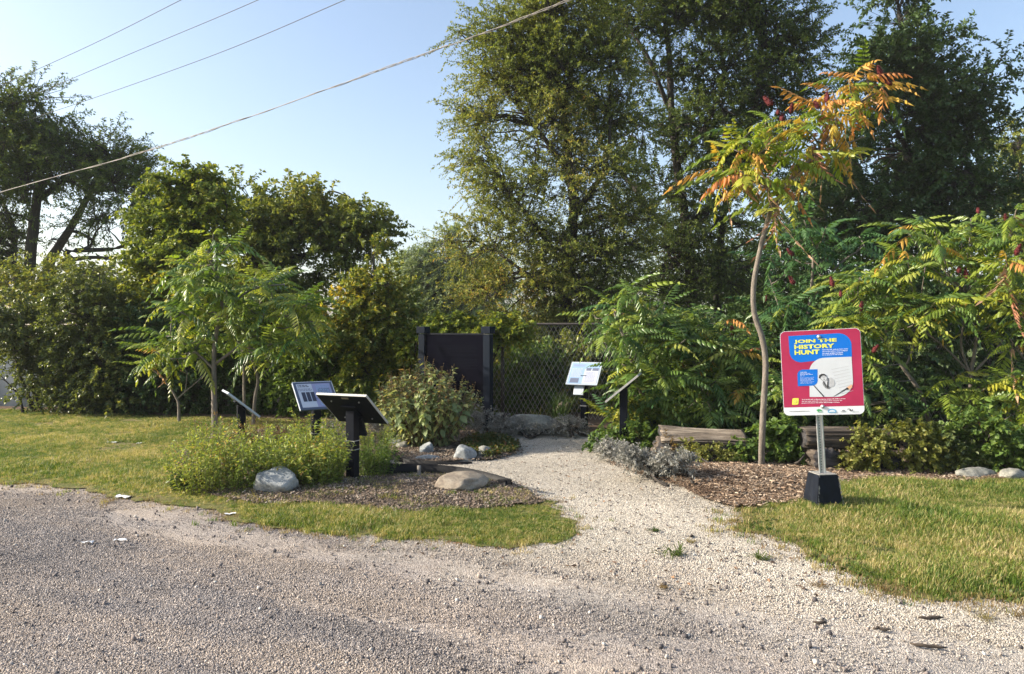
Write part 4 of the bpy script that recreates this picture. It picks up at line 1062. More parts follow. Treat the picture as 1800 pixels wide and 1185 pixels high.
sumac('green sumac with a straight slender trunk standing by the edge-on lectern on the left', B(378, 772),
      [([(378, 774), (377, 720), (376, 660), (378, 600), (390, 520), (365, 440)], .045, .018), ([(377, 650), (340, 615), (300, 590)], .018, .009), ([(378, 640), (430, 600), (470, 560)], .02, .01), ([(384, 560), (440, 510), (500, 500)], .018, .008)],
      rtips([(360, 450, 60, 40, Yl, .4), (330, 510, 70, 40, Yl, .5), (420, 500, 70, 45, Yl, .5), (350, 580, 90, 40, Yl, .5), (470, 520, 70, 35, Yl, .5), (300, 610, 55, 30, Yl, .4), (450, 590, 80, 35, Yl, .5), (510, 550, 50, 35, Yl, .4)], 42, 601, 30),
      [('g', .62), ('d', .04), ('y', .34)], 502, Yl, per=8, scale=.90, seedpts=[(478, 577, Yl), (520, 575, Yl)])
Yk = G(445, 748).y
sumac('sumac with several thin pale stems, just right of the slender trunk on the left lawn', B(445, 748),
      [([(445, 748), (448, 700), (453, 665), (440, 620), (435, 560)], .032, .015), ([(430, 748), (429, 690), (428, 640), (420, 580)], .026, .014), ([(453, 668), (480, 640), (510, 610)], .014, .008)],
      rtips([(480, 500, 60, 30, Yk, .4), (530, 540, 45, 35, Yk, .4), (430, 540, 60, 40, Yk, .4), (500, 600, 55, 28, Yk, .4), (440, 610, 50, 25, Yk, .4)], 18, 602, 34),
      [('g', .38), ('y', .60), ('d', .02)], 503, Yk, per=7, scale=.9)
Yq = G(315, 744).y
sumac('little forked sumac with a few orange leaves at the back of the left lawn', B(315, 744),
      [([(315, 745), (314, 712), (310, 700), (298, 680), (275, 655), (250, 640)], .026, .009), ([(311, 702), (330, 685), (350, 668), (356, 660)], .013, .007), ([(325, 690), (328, 670), (329, 655)], .010, .006)],
      [(248, 640, Yq), (268, 630, Yq - .1), (290, 615, Yq), (300, 640, Yq + .2), (280, 600, Yq), (310, 600, Yq)], [('g', .6), ('y', .14), ('o', .16), ('b', .10)], 504, Yq, per=6, scale=.8)
# sumacs around the logs
Ym = 9.3
sumac('green sumac arching over the edge-on lectern right of the path', B(1140, 790, 9.6),
      [([(1140, 790), (1128, 700), (1105, 620), (1080, 550)], .026, .012), ([(1128, 700), (1150, 640), (1150, 590)], .018, .009)],
      rtips([(1080, 530, 55, 40, 9.8, .3), (1120, 600, 60, 50, 9.6, .4), (1150, 680, 70, 50, 9.4, .4), (1110, 640, 28, 20, 9.5, .15), (1085, 735, 30, 14, 9.3, .12), (1160, 740, 50, 30, 9.2, .3), (1140, 560, 50, 40, 9.9, .3), (1190, 640, 40, 50, 9.5, .3)], 34, 603, 28),
      [('g', .86), ('y', .06), ('d', .08)], 505, 9.6, per=8, scale=.86)
sumac('green sumac growing behind the pale split-log bench', B(1230, 770, 10.0),
      [([(1230, 772), (1236, 690), (1225, 620), (1210, 570)], .024, .012), ([(1236, 690), (1270, 640), (1290, 600)], .018, .009)],
      rtips([(1200, 590, 60, 35, 10, .4), (1280, 600, 50, 40, 9.9, .4), (1210, 670, 60, 40, 9.6, .4), (1280, 690, 50, 45, 9.5, .4), (1250, 740, 60, 25, 9.2, .3), (1320, 640, 30, 50, 9.8, .3), (1170, 560, 40, 30, 10.2, .3)], 34, 604, 28),
      [('g', .82), ('y', .06), ('d', .08), ('o', .04)], 506, 10, per=9, scale=.90, seedpts=[(1290, 590, 9.8)])
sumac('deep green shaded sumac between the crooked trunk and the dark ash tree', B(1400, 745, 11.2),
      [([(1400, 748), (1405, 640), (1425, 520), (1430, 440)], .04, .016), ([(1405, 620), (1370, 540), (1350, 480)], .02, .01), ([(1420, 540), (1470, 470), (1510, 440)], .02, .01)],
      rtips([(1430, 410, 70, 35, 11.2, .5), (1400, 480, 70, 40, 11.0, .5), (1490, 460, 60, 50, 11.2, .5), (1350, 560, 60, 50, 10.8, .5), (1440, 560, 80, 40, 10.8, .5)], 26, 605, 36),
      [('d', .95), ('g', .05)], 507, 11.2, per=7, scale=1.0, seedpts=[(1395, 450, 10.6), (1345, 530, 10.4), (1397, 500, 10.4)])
sumac('leaning sumac with red seed heads directly behind the red sign', B(1640, 760, 9.8),
      [([(1640, 760), (1622, 700), (1590, 650), (1555, 600), (1520, 555), (1490, 520)], .030, .011), ([(1560, 606), (1556, 560), (1560, 500)], .015, .008), ([(1590, 650), (1610, 590), (1600, 530)], .015, .008)],
      rtips([(1490, 500, 50, 25, 9.4, .3), (1540, 540, 60, 30, 9.3, .4), (1590, 480, 60, 40, 9.4, .4), (1540, 620, 40, 50, 9.1, .3), (1480, 560, 30, 30, 9.1, .2), (1600, 560, 60, 30, 9.2, .4)], 22, 606, 32),
      [('g', .62), ('y', .3), ('d', .08)], 508, 9.6, per=8, scale=.86, seedpts=[(1465, 505, 9.0), (1478, 522, 9.0), (1513, 547, 8.9), (1534, 620, 8.8)])
sumac('many-branched sumac with pale forked stems at the right of the thicket', B(1700, 770, 9.4),
      [([(1698, 772), (1706, 720), (1707, 660), (1716, 600), (1722, 540)], .034, .014), ([(1707, 662), (1690, 610), (1695, 560), (1700, 520)], .018, .009), ([(1708, 658), (1745, 620), (1765, 595)], .018, .009), ([(1705, 655), (1660, 610), (1615, 575)], .015, .008), ([(1745, 622), (1780, 615), (1800, 600)], .010, .006)],
      rtips([(1640, 400, 60, 35, 9.6, .4), (1700, 440, 70, 45, 9.3, .4), (1620, 490, 50, 40, 9.1, .4), (1690, 540, 60, 40, 9.0, .4), (1750, 520, 50, 60, 9.1, .4), (1590, 440, 40, 30, 9.5, .3), (1730, 400, 50, 30, 9.5, .4), (1690, 700, 50, 40, 9.0, .3), (1750, 690, 50, 40, 9.0, .3)], 34, 607, 34),
      [('g', .64), ('y', .28), ('o', .04), ('d', .04)], 509, 9.4, per=8, scale=.90, seedpts=[(1685, 480, 8.8), (1700, 490, 8.8), (1770, 390, 9), (1720, 375, 9.2), (1778, 412, 9)])
sumac('sumac with yellowing leaves leaning into view at the right edge', B(1850, 790, 8.8),
      [([(1850, 792), (1845, 700), (1820, 600), (1800, 500), (1790, 430)], .034, .014), ([(1845, 700), (1810, 640)], .015, .008)],
      rtips([(1790, 400, 50, 40, 8.8, .3), (1780, 480, 45, 40, 8.6, .3), (1790, 560, 40, 40, 8.6, .3), (1800, 660, 40, 40, 8.6, .3), (1850, 480, 40, 90, 8.8, .3), (1780, 740, 40, 30, 8.6, .3)], 20, 608, 34),
      [('g', .38), ('y', .45), ('o', .10), ('b', .07)], 510, 8.8, per=8, scale=.90, seedpts=[(1785, 450, 8.3)])
sumac('low sumac filling the gap under the red sign and behind the dark log', B(1420, 780, 9.6),
      [([(1420, 782), (1425, 720), (1440, 660)], .02, .01), ([(1424, 730), (1380, 680)], .012, .007)],
      rtips([(1400, 640, 50, 50, 9.4, .3), (1450, 690, 50, 30, 9.2, .3), (1370, 690, 30, 40, 9.0, .3), (1540, 700, 50, 40, 9.2, .3), (1600, 720, 40, 30, 9.2, .3)], 18, 609, 32),
      [('g', .7), ('d', .25), ('y', .05)], 511, 9.6, per=6, scale=.72)

shrub('thicket_shrub', 'leafy shrub in front of the fence between lectern and pale log bench', B(1170, 745, 11.0), [(1150, 660, 50, 60), (1200, 640, 50, 70), (1180, 720, 60, 30)], 420, 26, .085, .055, M['leaf_green'], 11.0, 241, gap=.32, twigL=.32, gscale=2)
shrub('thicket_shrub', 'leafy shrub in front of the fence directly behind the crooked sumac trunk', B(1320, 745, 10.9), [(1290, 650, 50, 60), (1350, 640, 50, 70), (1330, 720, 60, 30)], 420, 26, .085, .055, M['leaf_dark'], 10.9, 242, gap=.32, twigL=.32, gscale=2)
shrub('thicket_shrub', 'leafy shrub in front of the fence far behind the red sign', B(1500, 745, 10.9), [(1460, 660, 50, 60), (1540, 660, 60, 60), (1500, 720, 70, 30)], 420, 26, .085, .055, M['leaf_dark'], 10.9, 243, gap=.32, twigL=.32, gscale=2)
# low plants behind and around the logs
gL = 'low shrubs round the logs'
def low(label, px, py, blobs, T, mat, seed, ll=.05, lw=.034, n=20, Y=None, twigL=.16, nm='low_shrub', grp=gL, gap=.36, **k):
    b = B(px, py) if Y is None else B(px, py, Y)
    kk = dict(group=grp, gap=gap, twigL=twigL, gscale=5, sub_r=.007); kk.update(k)
    return shrub(nm, label, b, blobs, T, n, ll, lw, M[mat], b.y, seed, **kk)
low('green leafy shrub right of the crooked sumac trunk', 1375, 815, [(1372, 770, 35, 30), (1395, 790, 22, 22)], 150, 'leaf_green', 701, .065, .05)
low('yellow-green shrub just right of the sign post', 1535, 828, [(1530, 790, 24, 34), (1510, 805, 30, 18)], 190, 'leaf_yshrub', 702, .045, .032)
low('yellow-green shrub beside the dark log, second from the sign post', 1605, 830, [(1600, 785, 28, 34), (1630, 800, 25, 22)], 200, 'leaf_yshrub', 703, .045, .032)
low('russet-tinged shrub in front of the forked sumac', 1665, 828, [(1660, 790, 35, 30), (1690, 800, 25, 22)], 200, 'leaf_hedge', 704, .05, .036)
low('dark green shrub behind the grey flat rocks at the right', 1760, 830, [(1750, 790, 50, 32), (1790, 800, 45, 26), (1720, 760, 40, 30)], 330, 'leaf_green', 705, .06, .045)
low('dark green shrub low behind the dark log bench', 1480, 790, [(1470, 745, 60, 24), (1540, 740, 60, 30)], 330, 'leaf_dark', 706, .07, .05, Y=9.7)
low('dark green shrub low behind the pale split-log bench', 1200, 780, [(1200, 745, 70, 24), (1280, 750, 50, 26), (1130, 750, 40, 24)], 380, 'leaf_dark', 707, .07, .05, Y=9.9)
low('green weed clump between the split-log bench and the crooked trunk', 1305, 818, [(1300, 795, 18, 14), (1320, 805, 14, 10)], 60, 'leaf_green', 708, .05, .04)
low('yellow-green sprig in front of the split-log bench', 1205, 808, [(1203, 788, 12, 16)], 40, 'leaf_yshrub', 709, .035, .025)
low('green shrub under the edge-on lectern', 1100, 795, [(1075, 775, 25, 18), (1120, 770, 30, 25), (1060, 790, 18, 10)], 190, 'leaf_green', 710, .05, .03)
low('dense shrub under the sumac left of the split-log bench', 1150, 790, [(1150, 745, 45, 32), (1110, 730, 30, 20)], 260, 'leaf_vine', 711, .045, .034, Y=9.3)
low('straggly green plant in front of the pale bench legs', 1255, 822, [(1250, 800, 40, 12), (1215, 795, 22, 14)], 90, 'leaf_yshrub', 712, .035, .022)
low('dry brown tuft at the left leg of the pale bench', 1175, 815, [(1175, 795, 22, 20)], 90, 'leaf_rust', 713, .035, .016)
gV = 'silvery plants along the path'
for i, (lb, px, py, bl, T) in enumerate([
        ('silver shrub between the plaque post and the grey boulder', 870, 768, [(850, 742, 30, 22), (885, 752, 22, 12), (825, 735, 20, 20)], 330),
        ('low silver mat in front of the grey boulder', 930, 768, [(915, 755, 32, 10), (960, 756, 35, 9)], 230),
        ('silver tuft right of the grey boulder', 1000, 768, [(1000, 752, 25, 14)], 120),
        ('silver shrub at the end of the timber edging', 1085, 812, [(1085, 800, 24, 14), (1070, 790, 15, 10)], 170),
        ('silver shrub between the path and the mulch mound', 1150, 850, [(1140, 820, 26, 16), (1165, 836, 22, 12), (1115, 806, 20, 12)], 240),
        ('low silver shrub at the left foot of the mulch mound', 1215, 860, [(1205, 838, 22, 9), (1185, 812, 26, 10)], 120),
        ('grey shrub behind the big leafy bush on its left', 690, 768, [(690, 745, 34, 18), (715, 752, 20, 14)], 200)]):
    low(lb, px, py, bl, T, 'leaf_silver', 720 + i, .032, .010, 26, twigL=.14, nm='silver_shrub', grp=gV, gap=.3, updir=.7)

# ------------------------------------------------------------------ the big leafy bush on the island bed
def big_leaf(seed):
    rg = RS(seed); g = Geo(); L, W = .135, .078
    prof = [(0, 0), (.18, .62), (.42, 1.0), (.7, .68), (1.0, 0)]
    V = []; T = []
    for t, w in prof:
        z = -.22 * t * t * L
        V += [(t * L, 0, z), (t * L, W * .5 * w, z + .18 * W * w + rg.normal() * .002), (t * L, -W * .5 * w, z + .18 * W * w + rg.normal() * .002)]
    for i in range(4):
        a = i * 3
        T += [(a, a + 3, a + 4), (a, a + 4, a + 1), (a, a + 5, a + 3), (a, a + 2, a + 5)]
    T = [t for t in T if len(set(t)) == 3]
    g.add(np.array(V), None, np.array(T), .5)
    return g.mesh('leaf', M['leaf_bush'])
BL = [big_leaf(s) for s in range(4)]
def leafy_bush():
    rg = RS(801); base = B(752, 786)
    root = thing('leafy_bush', 'big rounded bush of broad pale green leaves on the island bed', 'shrub', base)
    st_ = Geo(); small = Geo(); slots = []
    Cc = []; Dd = []
    for i in range(105):
        a = rg.uniform(0, 6.28); r = math.sqrt(rg.rand())
        top = np.array([base.x + math.cos(a) * r * .64, base.y + math.sin(a) * r * .50, base.z + (1.06 - .42 * r ** 2) * rg.uniform(.80, 1.06)])
        b0 = np.array([base.x + math.cos(a) * r * .16, base.y + math.sin(a) * r * .14, base.z - .02])
        mid = b0 * .45 + top * .55 + np.array([math.cos(a) * .07 * r, math.sin(a) * .07 * r, 0])
        pts = smooth_line([b0, mid, top], 5)
        st_.tube(pts, [.0055] * (len(pts) - 2) + [.004, .002], 5, seed=i)
        m = len(pts)
        for k in range(2, m):
            for q in range(2):
                az = a + rg.normal() * 1.0 + q * math.pi + k * 1.57
                pp = np.array(pts[k]) + rg.normal(size=3) * .012
                slots.append((pp, az, -rg.uniform(.15, .95) + (.5 if k > m - 3 else 0), rg.uniform(.6, 1.1) * (1.0 if k < m - 2 else .75)))
        Cc.append(np.array(pts[-1])); Dd.append(np.array([rg.normal() * .3, rg.normal() * .3, 1.0]))
    # the leaves nearest the camera one by one, the rest joined
    slots.sort(key=lambda s: s[0][1])
    for i, (pp, az, pitch, s) in enumerate(slots):
        if i < 290:
            o = link('leaf', BL[i % 4], root); o.location = Vector(pp) - base
            o.rotation_euler = (rg.normal() * .3, -pitch, az); o.scale = (s, s, s)
        else:
            d = np.array([math.cos(az) * math.cos(pitch), math.sin(az) * math.cos(pitch), math.sin(pitch)])
            leaves(small, pp[None], d[None], np.array([[rg.normal() * .3, rg.normal() * .3, 1.]]), .12 * s, .065 * s, np.array([rg.rand()]))
    # fine upper foliage and seed tops
    S = np.array(Cc); n = len(S)
    leafy_twigs(small, S - np.array([0, 0, .16]), np.array(Dd), np.full(n, .2), 16, .05, .022, rg, .1)
    for i in range(260):
        pp = slots[rg.randint(len(slots))][0] + rg.normal(size=3) * .03
        leaves(small, pp[None], nrm(rg.normal(size=(1, 3))) + [0, 0, -.4], np.array([[0, 0, 1.]]) + rg.normal(size=(1, 3)) * .5, .07, .04, np.array([rg.rand()]))
    link('stems', st_.mesh('stems', M['stem_dry'], base), root)
    f = link('small_leaves', small.mesh('small_leaves', M['leaf_bush_s'], base), root); f['kind'] = 'stuff'
    hd = Geo()
    for q in S:
        for _ in range(3):
            e = q + np.array([rg.normal() * .02, rg.normal() * .02, rg.uniform(.03, .10)])
            hd.sticks([q], [e], .0015, .0012); leaves(hd, e[None], np.array([[0, 0, 1.]]), rg.normal(size=(1, 3)), .018, .014, np.array([.5]))
    f = link('seed_tops', hd.mesh('seed_tops', M['leaf_rust'], base), root); f['kind'] = 'stuff'
leafy_bush()

def cover_patch():
    rg = RS(811); g = Geo()
    pol = [tuple(G(*q).xy) for q in [(806, 790), (830, 772), (870, 770), (912, 786), (906, 801), (860, 811), (825, 806)]]
    p = sample(pol, 1500, rg, .2); p[:, 2] += rg.uniform(.02, .09, len(p))
    D = rg.normal(size=(len(p), 3)); D[:, 2] = .3 + np.abs(D[:, 2]) * .2
    for _ in range(4):
        leaves(g, p + rg.normal(size=p.shape) * .012, D + rg.normal(size=D.shape) * .8, rg.normal(size=D.shape) * .4 + [0, 0, 1], .034, .026, rg.rand(len(p)))
    tag(link('ground_cover', g.mesh('ground_cover', M['cover'])), 'low dark creeping ground cover on the right of the island bed', 'ground cover', None, 'stuff')
cover_patch()

# ------------------------------------------------------------------ perennials of the front bed
gP = 'perennial clumps of the front bed'
def clump(label, px, py, h, r, nst, ll, lw, mat, seed, n=26, stem='stem', lean=.35, name='perennial_clump', ry=None, grp=gP, topbare=0.0):
    rg = RS(seed); base = B(px, py)
    root = thing(name, label, 'plant', base, grp); sg = Geo(); fg = Geo()
    a = rg.uniform(0, 6.28, nst); rr = np.sqrt(rg.rand(nst)) * r; ry = ry or r
    S = np.stack([base.x + np.cos(a) * rr, base.y + np.sin(a) * rr * ry / r, np.full(nst, base.z)], 1)
    S[:, 2] = H(S[:, 0], S[:, 1])
    D = np.stack([np.cos(a) * lean * rr / r + rg.normal(size=nst) * .12, np.sin(a) * lean * rr / r + rg.normal(size=nst) * .12, np.ones(nst)], 1)
    L = h * rg.uniform(.45, 1.22, nst) * (1 - .3 * (rr / r) ** 2)
    leafy_twigs(fg, S, D, L * (1 - topbare), n, ll, lw, rg, .05, vnoise(S, 3, seed), 1.0)
    # side shoots
    k = nst * 2; j = rg.randint(0, nst, k); t = rg.uniform(.4, .85, k)[:, None]
    S2 = S[j] + nrm(D[j]) * L[j][:, None] * t; D2 = D[j] * .7 + rg.normal(size=(k, 3)) * .5
    leafy_twigs(fg, S2, D2, h * .26 * rg.uniform(.6, 1.2, k), max(5, n // 3), ll * .9, lw * .9, rg, .05)
    sg.sticks(S, S + nrm(D) * L[:, None], .0028, .0014)
    link('stems', sg.mesh('stems', M[stem], base), root)
    link('foliage', fg.mesh('foliage', M[mat], base), root)
    return root
clump('bushy green perennial at the left end of the front bed', 365, 868, .56, .27, 85, .042, .018, 'leaf_perennial', 901)
clump('green perennial left of the white rock, with the dark leaves at its foot', 425, 868, .56, .26, 85, .042, .018, 'leaf_perennial', 902)
clump('green perennial behind the left end clump, at the slender sumac trunk', 380, 808, .47, .28, 70, .040, .017, 'leaf_perennial', 903)
clump('rusty brown perennial with dry flower heads at the tip of the edge-on lectern', 470, 795, .40, .30, 80, .026, .012, 'leaf_rust', 904, stem='stem_dry')
clump('green perennial rising behind the white rock', 490, 822, .47, .28, 80, .040, .017, 'leaf_perennial', 905)
clump('lush green perennial right of the white rock', 538, 862, .54, .26, 95, .042, .018, 'leaf_perennial', 906)
clump('green perennial spilling low left of the front lectern post', 570, 868, .42, .15, 60, .042, .018, 'leaf_perennial', 907)
clump('tall yellowish perennial under the front lectern board', 565, 812, .56, .30, 85, .042, .018, 'leaf_perennial', 908)
clump('dark green perennial right of the front lectern post', 663, 846, .44, .14, 60, .036, .016, 'leaf_green', 909)
clump('airy reddish-green perennial behind the front lectern post', 655, 805, .46, .20, 55, .030, .013, 'leaf_perennial', 910)
clump('pale silvery perennial below the rear lectern board', 585, 780, .38, .24, 60, .030, .012, 'leaf_silver', 911)
clump('dark purplish sprawl at the left corner of the front bed', 330, 868, .18, .12, 30, .04, .02, 'leaf_dark', 912)
clump('brown seed-headed clump between the slender trunk and the rear lectern', 520, 775, .30, .26, 70, .024, .012, 'leaf_rust', 913, stem='stem_dry')
def dry_stalks(label, px, py, n, h, seed, group='bare stalks in the beds'):
    rg = RS(seed); base = B(px, py); root = thing('bare_stalks', label, 'plant', base, group); g = Geo()
    a = rg.uniform(0, 6.28, n); S = np.stack([base.x + np.cos(a) * .03, base.y + np.sin(a) * .03, np.full(n, base.z)], 1)
    Dv = np.stack([np.cos(a) * .45 + rg.normal(size=n) * .15, np.sin(a) * .3, np.ones(n)], 1)
    E = S + nrm(Dv) * (h * rg.uniform(.6, 1, n))[:, None]
    g.sticks(S, E, .003, .0016); link('stems', g.mesh('stems', M['stem_dry'], base), root)
    g2 = Geo()
    for e in E:
        for _ in range(5): leaves(g2, (e + rg.normal(size=3) * .012)[None], rg.normal(size=(1, 3)), rg.normal(size=(1, 3)), .022, .016, np.array([rg.rand()]))
    link('seed_heads', g2.mesh('seed_heads', M['leaf_rust'], base), root)
dry_stalks('spray of bare leaning stalks left of the slender sumac trunk', 365, 830, 12, .62, 921)
dry_stalks('few bare stalks between the slender trunk and the edge-on lectern', 405, 815, 7, .60, 922)
def blade_clump(name, label, px, py, n, h, w, mat, seed, Y=None, cat='plant'):
    rg = RS(seed); base = B(px, py) if Y is None else B(px, py, Y); root = thing(name, label, cat, base); g = Geo()
    for i in range(n):
        a = rg.uniform(0, 6.28); d = np.array([math.cos(a), math.sin(a), 0]); sd = np.array([-d[1], d[0], 0]); hh = h * rg.uniform(.6, 1.15); sp = rg.uniform(.15, .75)
        b0 = np.array(base) + rg.normal(size=3) * [.06, .06, 0]; prev = None; V = []; Q = []
        for k in range(6):
            t = k / 5; c = b0 + d * hh * sp * t ** 1.6 + np.array([0, 0, hh * (t - .42 * sp * t ** 3)]); ww = w * (1 - t) ** .6 + .0008
            V += [c - sd * ww / 2, c + sd * ww / 2]
            if k: Q.append((2 * k - 2, 2 * k - 1, 2 * k + 1, 2 * k))
        g.add(V, Q, None, rg.rand())
    link('blades', g.mesh('blades', M[mat], base), root); return root
blade_clump('ornamental_grass', 'arching clump of long grass behind the grey boulder', 985, 752, 110, .62, .010, 'leaf_green', 931, Y=10.9)
blade_clump('ornamental_grass', 'small yellow-green grass clump left of the boulder top', 945, 752, 50, .36, .009, 'leaf_yshrub', 932, Y=10.9)
def weeds():
    rg = RS(941)
    for (px, py, s, dry, lb) in [(1183, 978, 1.5, 0, 'bright green weed alone in the middle of the path mouth'), (1338, 985, .9, 0, 'flat dark weed on the path near the lawn edge'), (1150, 934, .6, 0, 'tiny green weed on the path left of the bright one'),
                                 (1550, 1037, 1.3, 1, 'straw tuft of dry grass off the tip of the right lawn'), (1440, 1035, .9, 1, 'thin dry tuft on the gravel below the right lawn'), (1785, 1083, 1.3, 1, 'dry tuft near the right edge of the road'),
                                 (1730, 1090, .9, 1, 'small dry tuft left of the one at the right edge'), (190, 884, .9, 1, 'dry tuft beside the white scrap at the road edge'), (1215, 955, .6, 1, 'small reddish weed on the path'), (1165, 1037, .5, 1, 'wisp of dry grass low on the path')]:
        b = B(px, py); g = Geo(); n = 46
        for i in range(n):
            a = rg.uniform(0, 6.28); d = np.array([math.cos(a), math.sin(a), 0]); sd = np.array([-d[1], d[0], 0]); L = .085 * s * rg.uniform(.4, 1.2)
            c0 = rg.normal(size=3) * [.025 * s, .02 * s, 0]; h = L * rg.uniform(.12, .55)
            w = .006 if not dry else .0028
            g.add([c0 - sd * w / 2, c0 + sd * w / 2, c0 + d * L * .6 + sd * w * .6 + [0, 0, h], c0 + d * L * .6 - sd * w * .6 + [0, 0, h], c0 + d * L + [0, 0, h * .7]], [(0, 1, 2, 3)], [(3, 2, 4)], rg.rand())
        tag(link('weed', g.mesh('weed', M['grass_dry'] if dry else M['weed']), None, b + Vector((0, 0, .006))), lb, 'weed', 'weeds on the gravel')
weeds()

# ------------------------------------------------------------------ rocks
def rock(label, px, py, w, d, h, mat, seed, rotz=0., name='rock', cat='rock', flat=.55, sink=.3, group='garden rocks'):
    bm = bmesh.new(); bmesh.ops.create_icosphere(bm, subdivisions=4, radius=1)
    V = np.array([v.co for v in bm.verts]); Fa = np.array([[v.index for v in f.verts] for f in bm.faces]); bm.free()
    n = vnoise(V, 1.1, seed) * .55 + vnoise(V, 2.6, seed + 1) * .28 + vnoise(V, 7, seed + 2) * .09
    V = V * (0.52 + n[:, None])
    # chipped planes
    rg = RS(seed)
    for _ in range(13):
        nn = nrm(rg.normal(size=3)); lim = rg.uniform(.58, .86); dd = V @ nn; V = V - np.outer(np.maximum(0, dd - lim) * .85, nn)
    V = V / np.abs(V).max(0)
    V = V * [w / 2, d / 2, h / (1 + (1 - sink * 2))]
    V[:, 2] = V[:, 2] + h / (1 + (1 - sink * 2)) * (1 - 2 * sink)
    b = B(px, py)
    o = link(name, make_mesh(name, V, [Fa], M[mat], None, True), None, b + Vector((0, d * .3, 0)), (0, 0, rotz))
    return tag(o, label, cat, group)
rock('pale bluish white rock with a sloping face at the front of the bed', 476, 882, .44, .32, .23, 'rock_pale', 951, -.4, sink=.2)
rock('flat tan rock lying in the front bed beside the black edging', 803, 872, .58, .46, .16, 'rock_tan', 952, .1, sink=.25)
rock('small pale rock on the island bed at the foot of the leafy bush', 749, 800, .19, .2, .14, 'rock_pale', 953, .3)
rock('low pale rock at the front rim of the island bed', 752, 812, .30, .16, .07, 'rock_pale', 954, 0)
rock('whitish rounded rock at the front of the island bed, left of its grey neighbour', 818, 812, .26, .24, .17, 'rock_pale', 955, .5)
rock('grey rock half under the ground cover of the island bed', 852, 808, .28, .22, .13, 'rock_grey', 956, .2)
rock('long low grey boulder at the far end of the path', 938, 766, .80, .5, .30, 'rock_grey', 957, .0, sink=.2)
rock('small dark rock at the left of the island bed', 708, 790, .24, .2, .10, 'rock_grey', 958, .0)
rock('pale rock among the silver shrubs at the timber edging', 1122, 822, .26, .22, .14, 'rock_pale', 959, .2)
rock('flat grey rock at the right between lawn and thicket', 1722, 842, .46, .25, .13, 'rock_grey', 960, .0)
rock('flat grey rock at the far right edge of the lawn', 1790, 846, .34, .22, .11, 'rock_grey', 961, .3)
rock('broad pale rock behind the bush, left of the island bed', 695, 784, .26, .22, .10, 'rock_pale', 962, .1)

# ------------------------------------------------------------------ edging
def strip_edge(name, label, pix, h, th, mat, stakes=(), z0=.0, cat='garden edging', height_end=None):
    pts = smooth_line([B(*q) for q in pix], 6); base = pts[0].copy(); root = thing(name, label, cat, base)
    g = Geo(); V = []; Q = []; n = len(pts)
    for i, p_ in enumerate(pts):
        d = (pts[min(i + 1, n - 1)] - pts[max(i - 1, 0)]); d.z = 0; d.normalize(); s = Vector((-d.y, d.x, 0)) * th / 2
        zz = Hf(p_.x, p_.y); hh = h * (1 - (0 if height_end is None else (1 - height_end) * i / (n - 1)))
        for a, b in ((-1, -.05), (1, -.05), (1, hh), (-1, hh)): V.append(tuple(Vector((p_.x, p_.y, zz + b)) + s * a))
    for i in range(n - 1):
        for k in range(4): Q.append((i * 4 + k, i * 4 + (k + 1) % 4, i * 4 + 4 + (k + 1) % 4, i * 4 + 4 + k))
    Q += [(0, 1, 2, 3), (n * 4 - 1, n * 4 - 2, n * 4 - 3, n * 4 - 4)]
    g.add(V, Q); link('edging_strip', g.mesh('edging_strip', M[mat], base), root)
    for (px, py, hs, m2) in stakes:
        q = B(px, py); s = Geo(); s.box((-.018, -.03, -.08), (.018, -.012, hs)); link('stake', s.mesh('stake', M[m2]), root, q - base)
    return root
strip_edge('bed_edging', 'black plastic edging strip curving behind the flat tan rock', [(640, 846), (690, 840), (740, 838), (800, 841), (850, 849), (899, 861)], .15, .014, 'black_plastic', [(737, 844, .13, 'timber'), (889, 863, .085, 'black_plastic')], height_end=.55)
strip_edge('bed_edging', 'low dark edging along the near rim of the island bed', [(684, 800), (705, 812), (750, 817), (800, 818), (830, 817)], .06, .012, 'black_plastic', [], height_end=.4)
strip_edge('timber_edging', 'short grey timber edging at the right side of the path', [(1078, 812), (1100, 824), (1122, 836)], .075, .045, 'timber')

# ------------------------------------------------------------------ log benches
def log_mesh(name, L, rx, rz, mat, endmat, seed, boxy=.5, sag=0.):
    rg = RS(seed); n = 26; sd = 44; V = []; Q = []; mi = []
    cx = np.linspace(-L / 2, L / 2, n)
    for i, x in enumerate(cx):
        for k in range(sd):
            t = 2 * math.pi * k / sd
            c, s = math.cos(t), math.sin(t)
            e = 2 / (2 + boxy * 4)
            yy = math.copysign(abs(c) ** e, c) * rx; zz = math.copysign(abs(s) ** e, s) * rz
            nz_ = vnoise(np.array([[x * 1.2, yy * 9 + seed, zz * 9]]), 1.5, seed)[0] - .5
            n2 = vnoise(np.array([[x * .7, k * 1.7 + seed, 0]]), 1.0, seed + 4)[0] - .5
            n3 = abs(vnoise(np.array([[x * .9 + 3, k * .8, seed * 1.0]]), 1.0, seed + 9)[0] - .5)
            f = 1 + .36 * nz_ + .24 * n2 - max(0, .10 - n3) * 1.8
            V.append((x + .05 * (vnoise(np.array([[yy * 12, zz * 12, seed]]), 1.)[0] - .5) * (1 if i in (0, n - 1) else 0), yy * f, zz * f))
    for i in range(n - 1):
        for k in range(sd): Q.append((i * sd + k, i * sd + (k + 1) % sd, (i + 1) * sd + (k + 1) % sd, (i + 1) * sd + k)); mi.append(0)
    b = len(V); V.append((-L / 2 + .01, 0, 0)); V.append((L / 2 - .01, 0, 0)); T = []
    for k in range(sd):
        T.append((b, (k + 1) % sd, k)); T.append((b + 1, (n - 1) * sd + k, (n - 1) * sd + (k + 1) % sd)); mi += [1, 1]
    return make_mesh(name, np.array(V), [np.array(Q), np.array(T)], [M[mat], M[endmat]], None, False, mi)
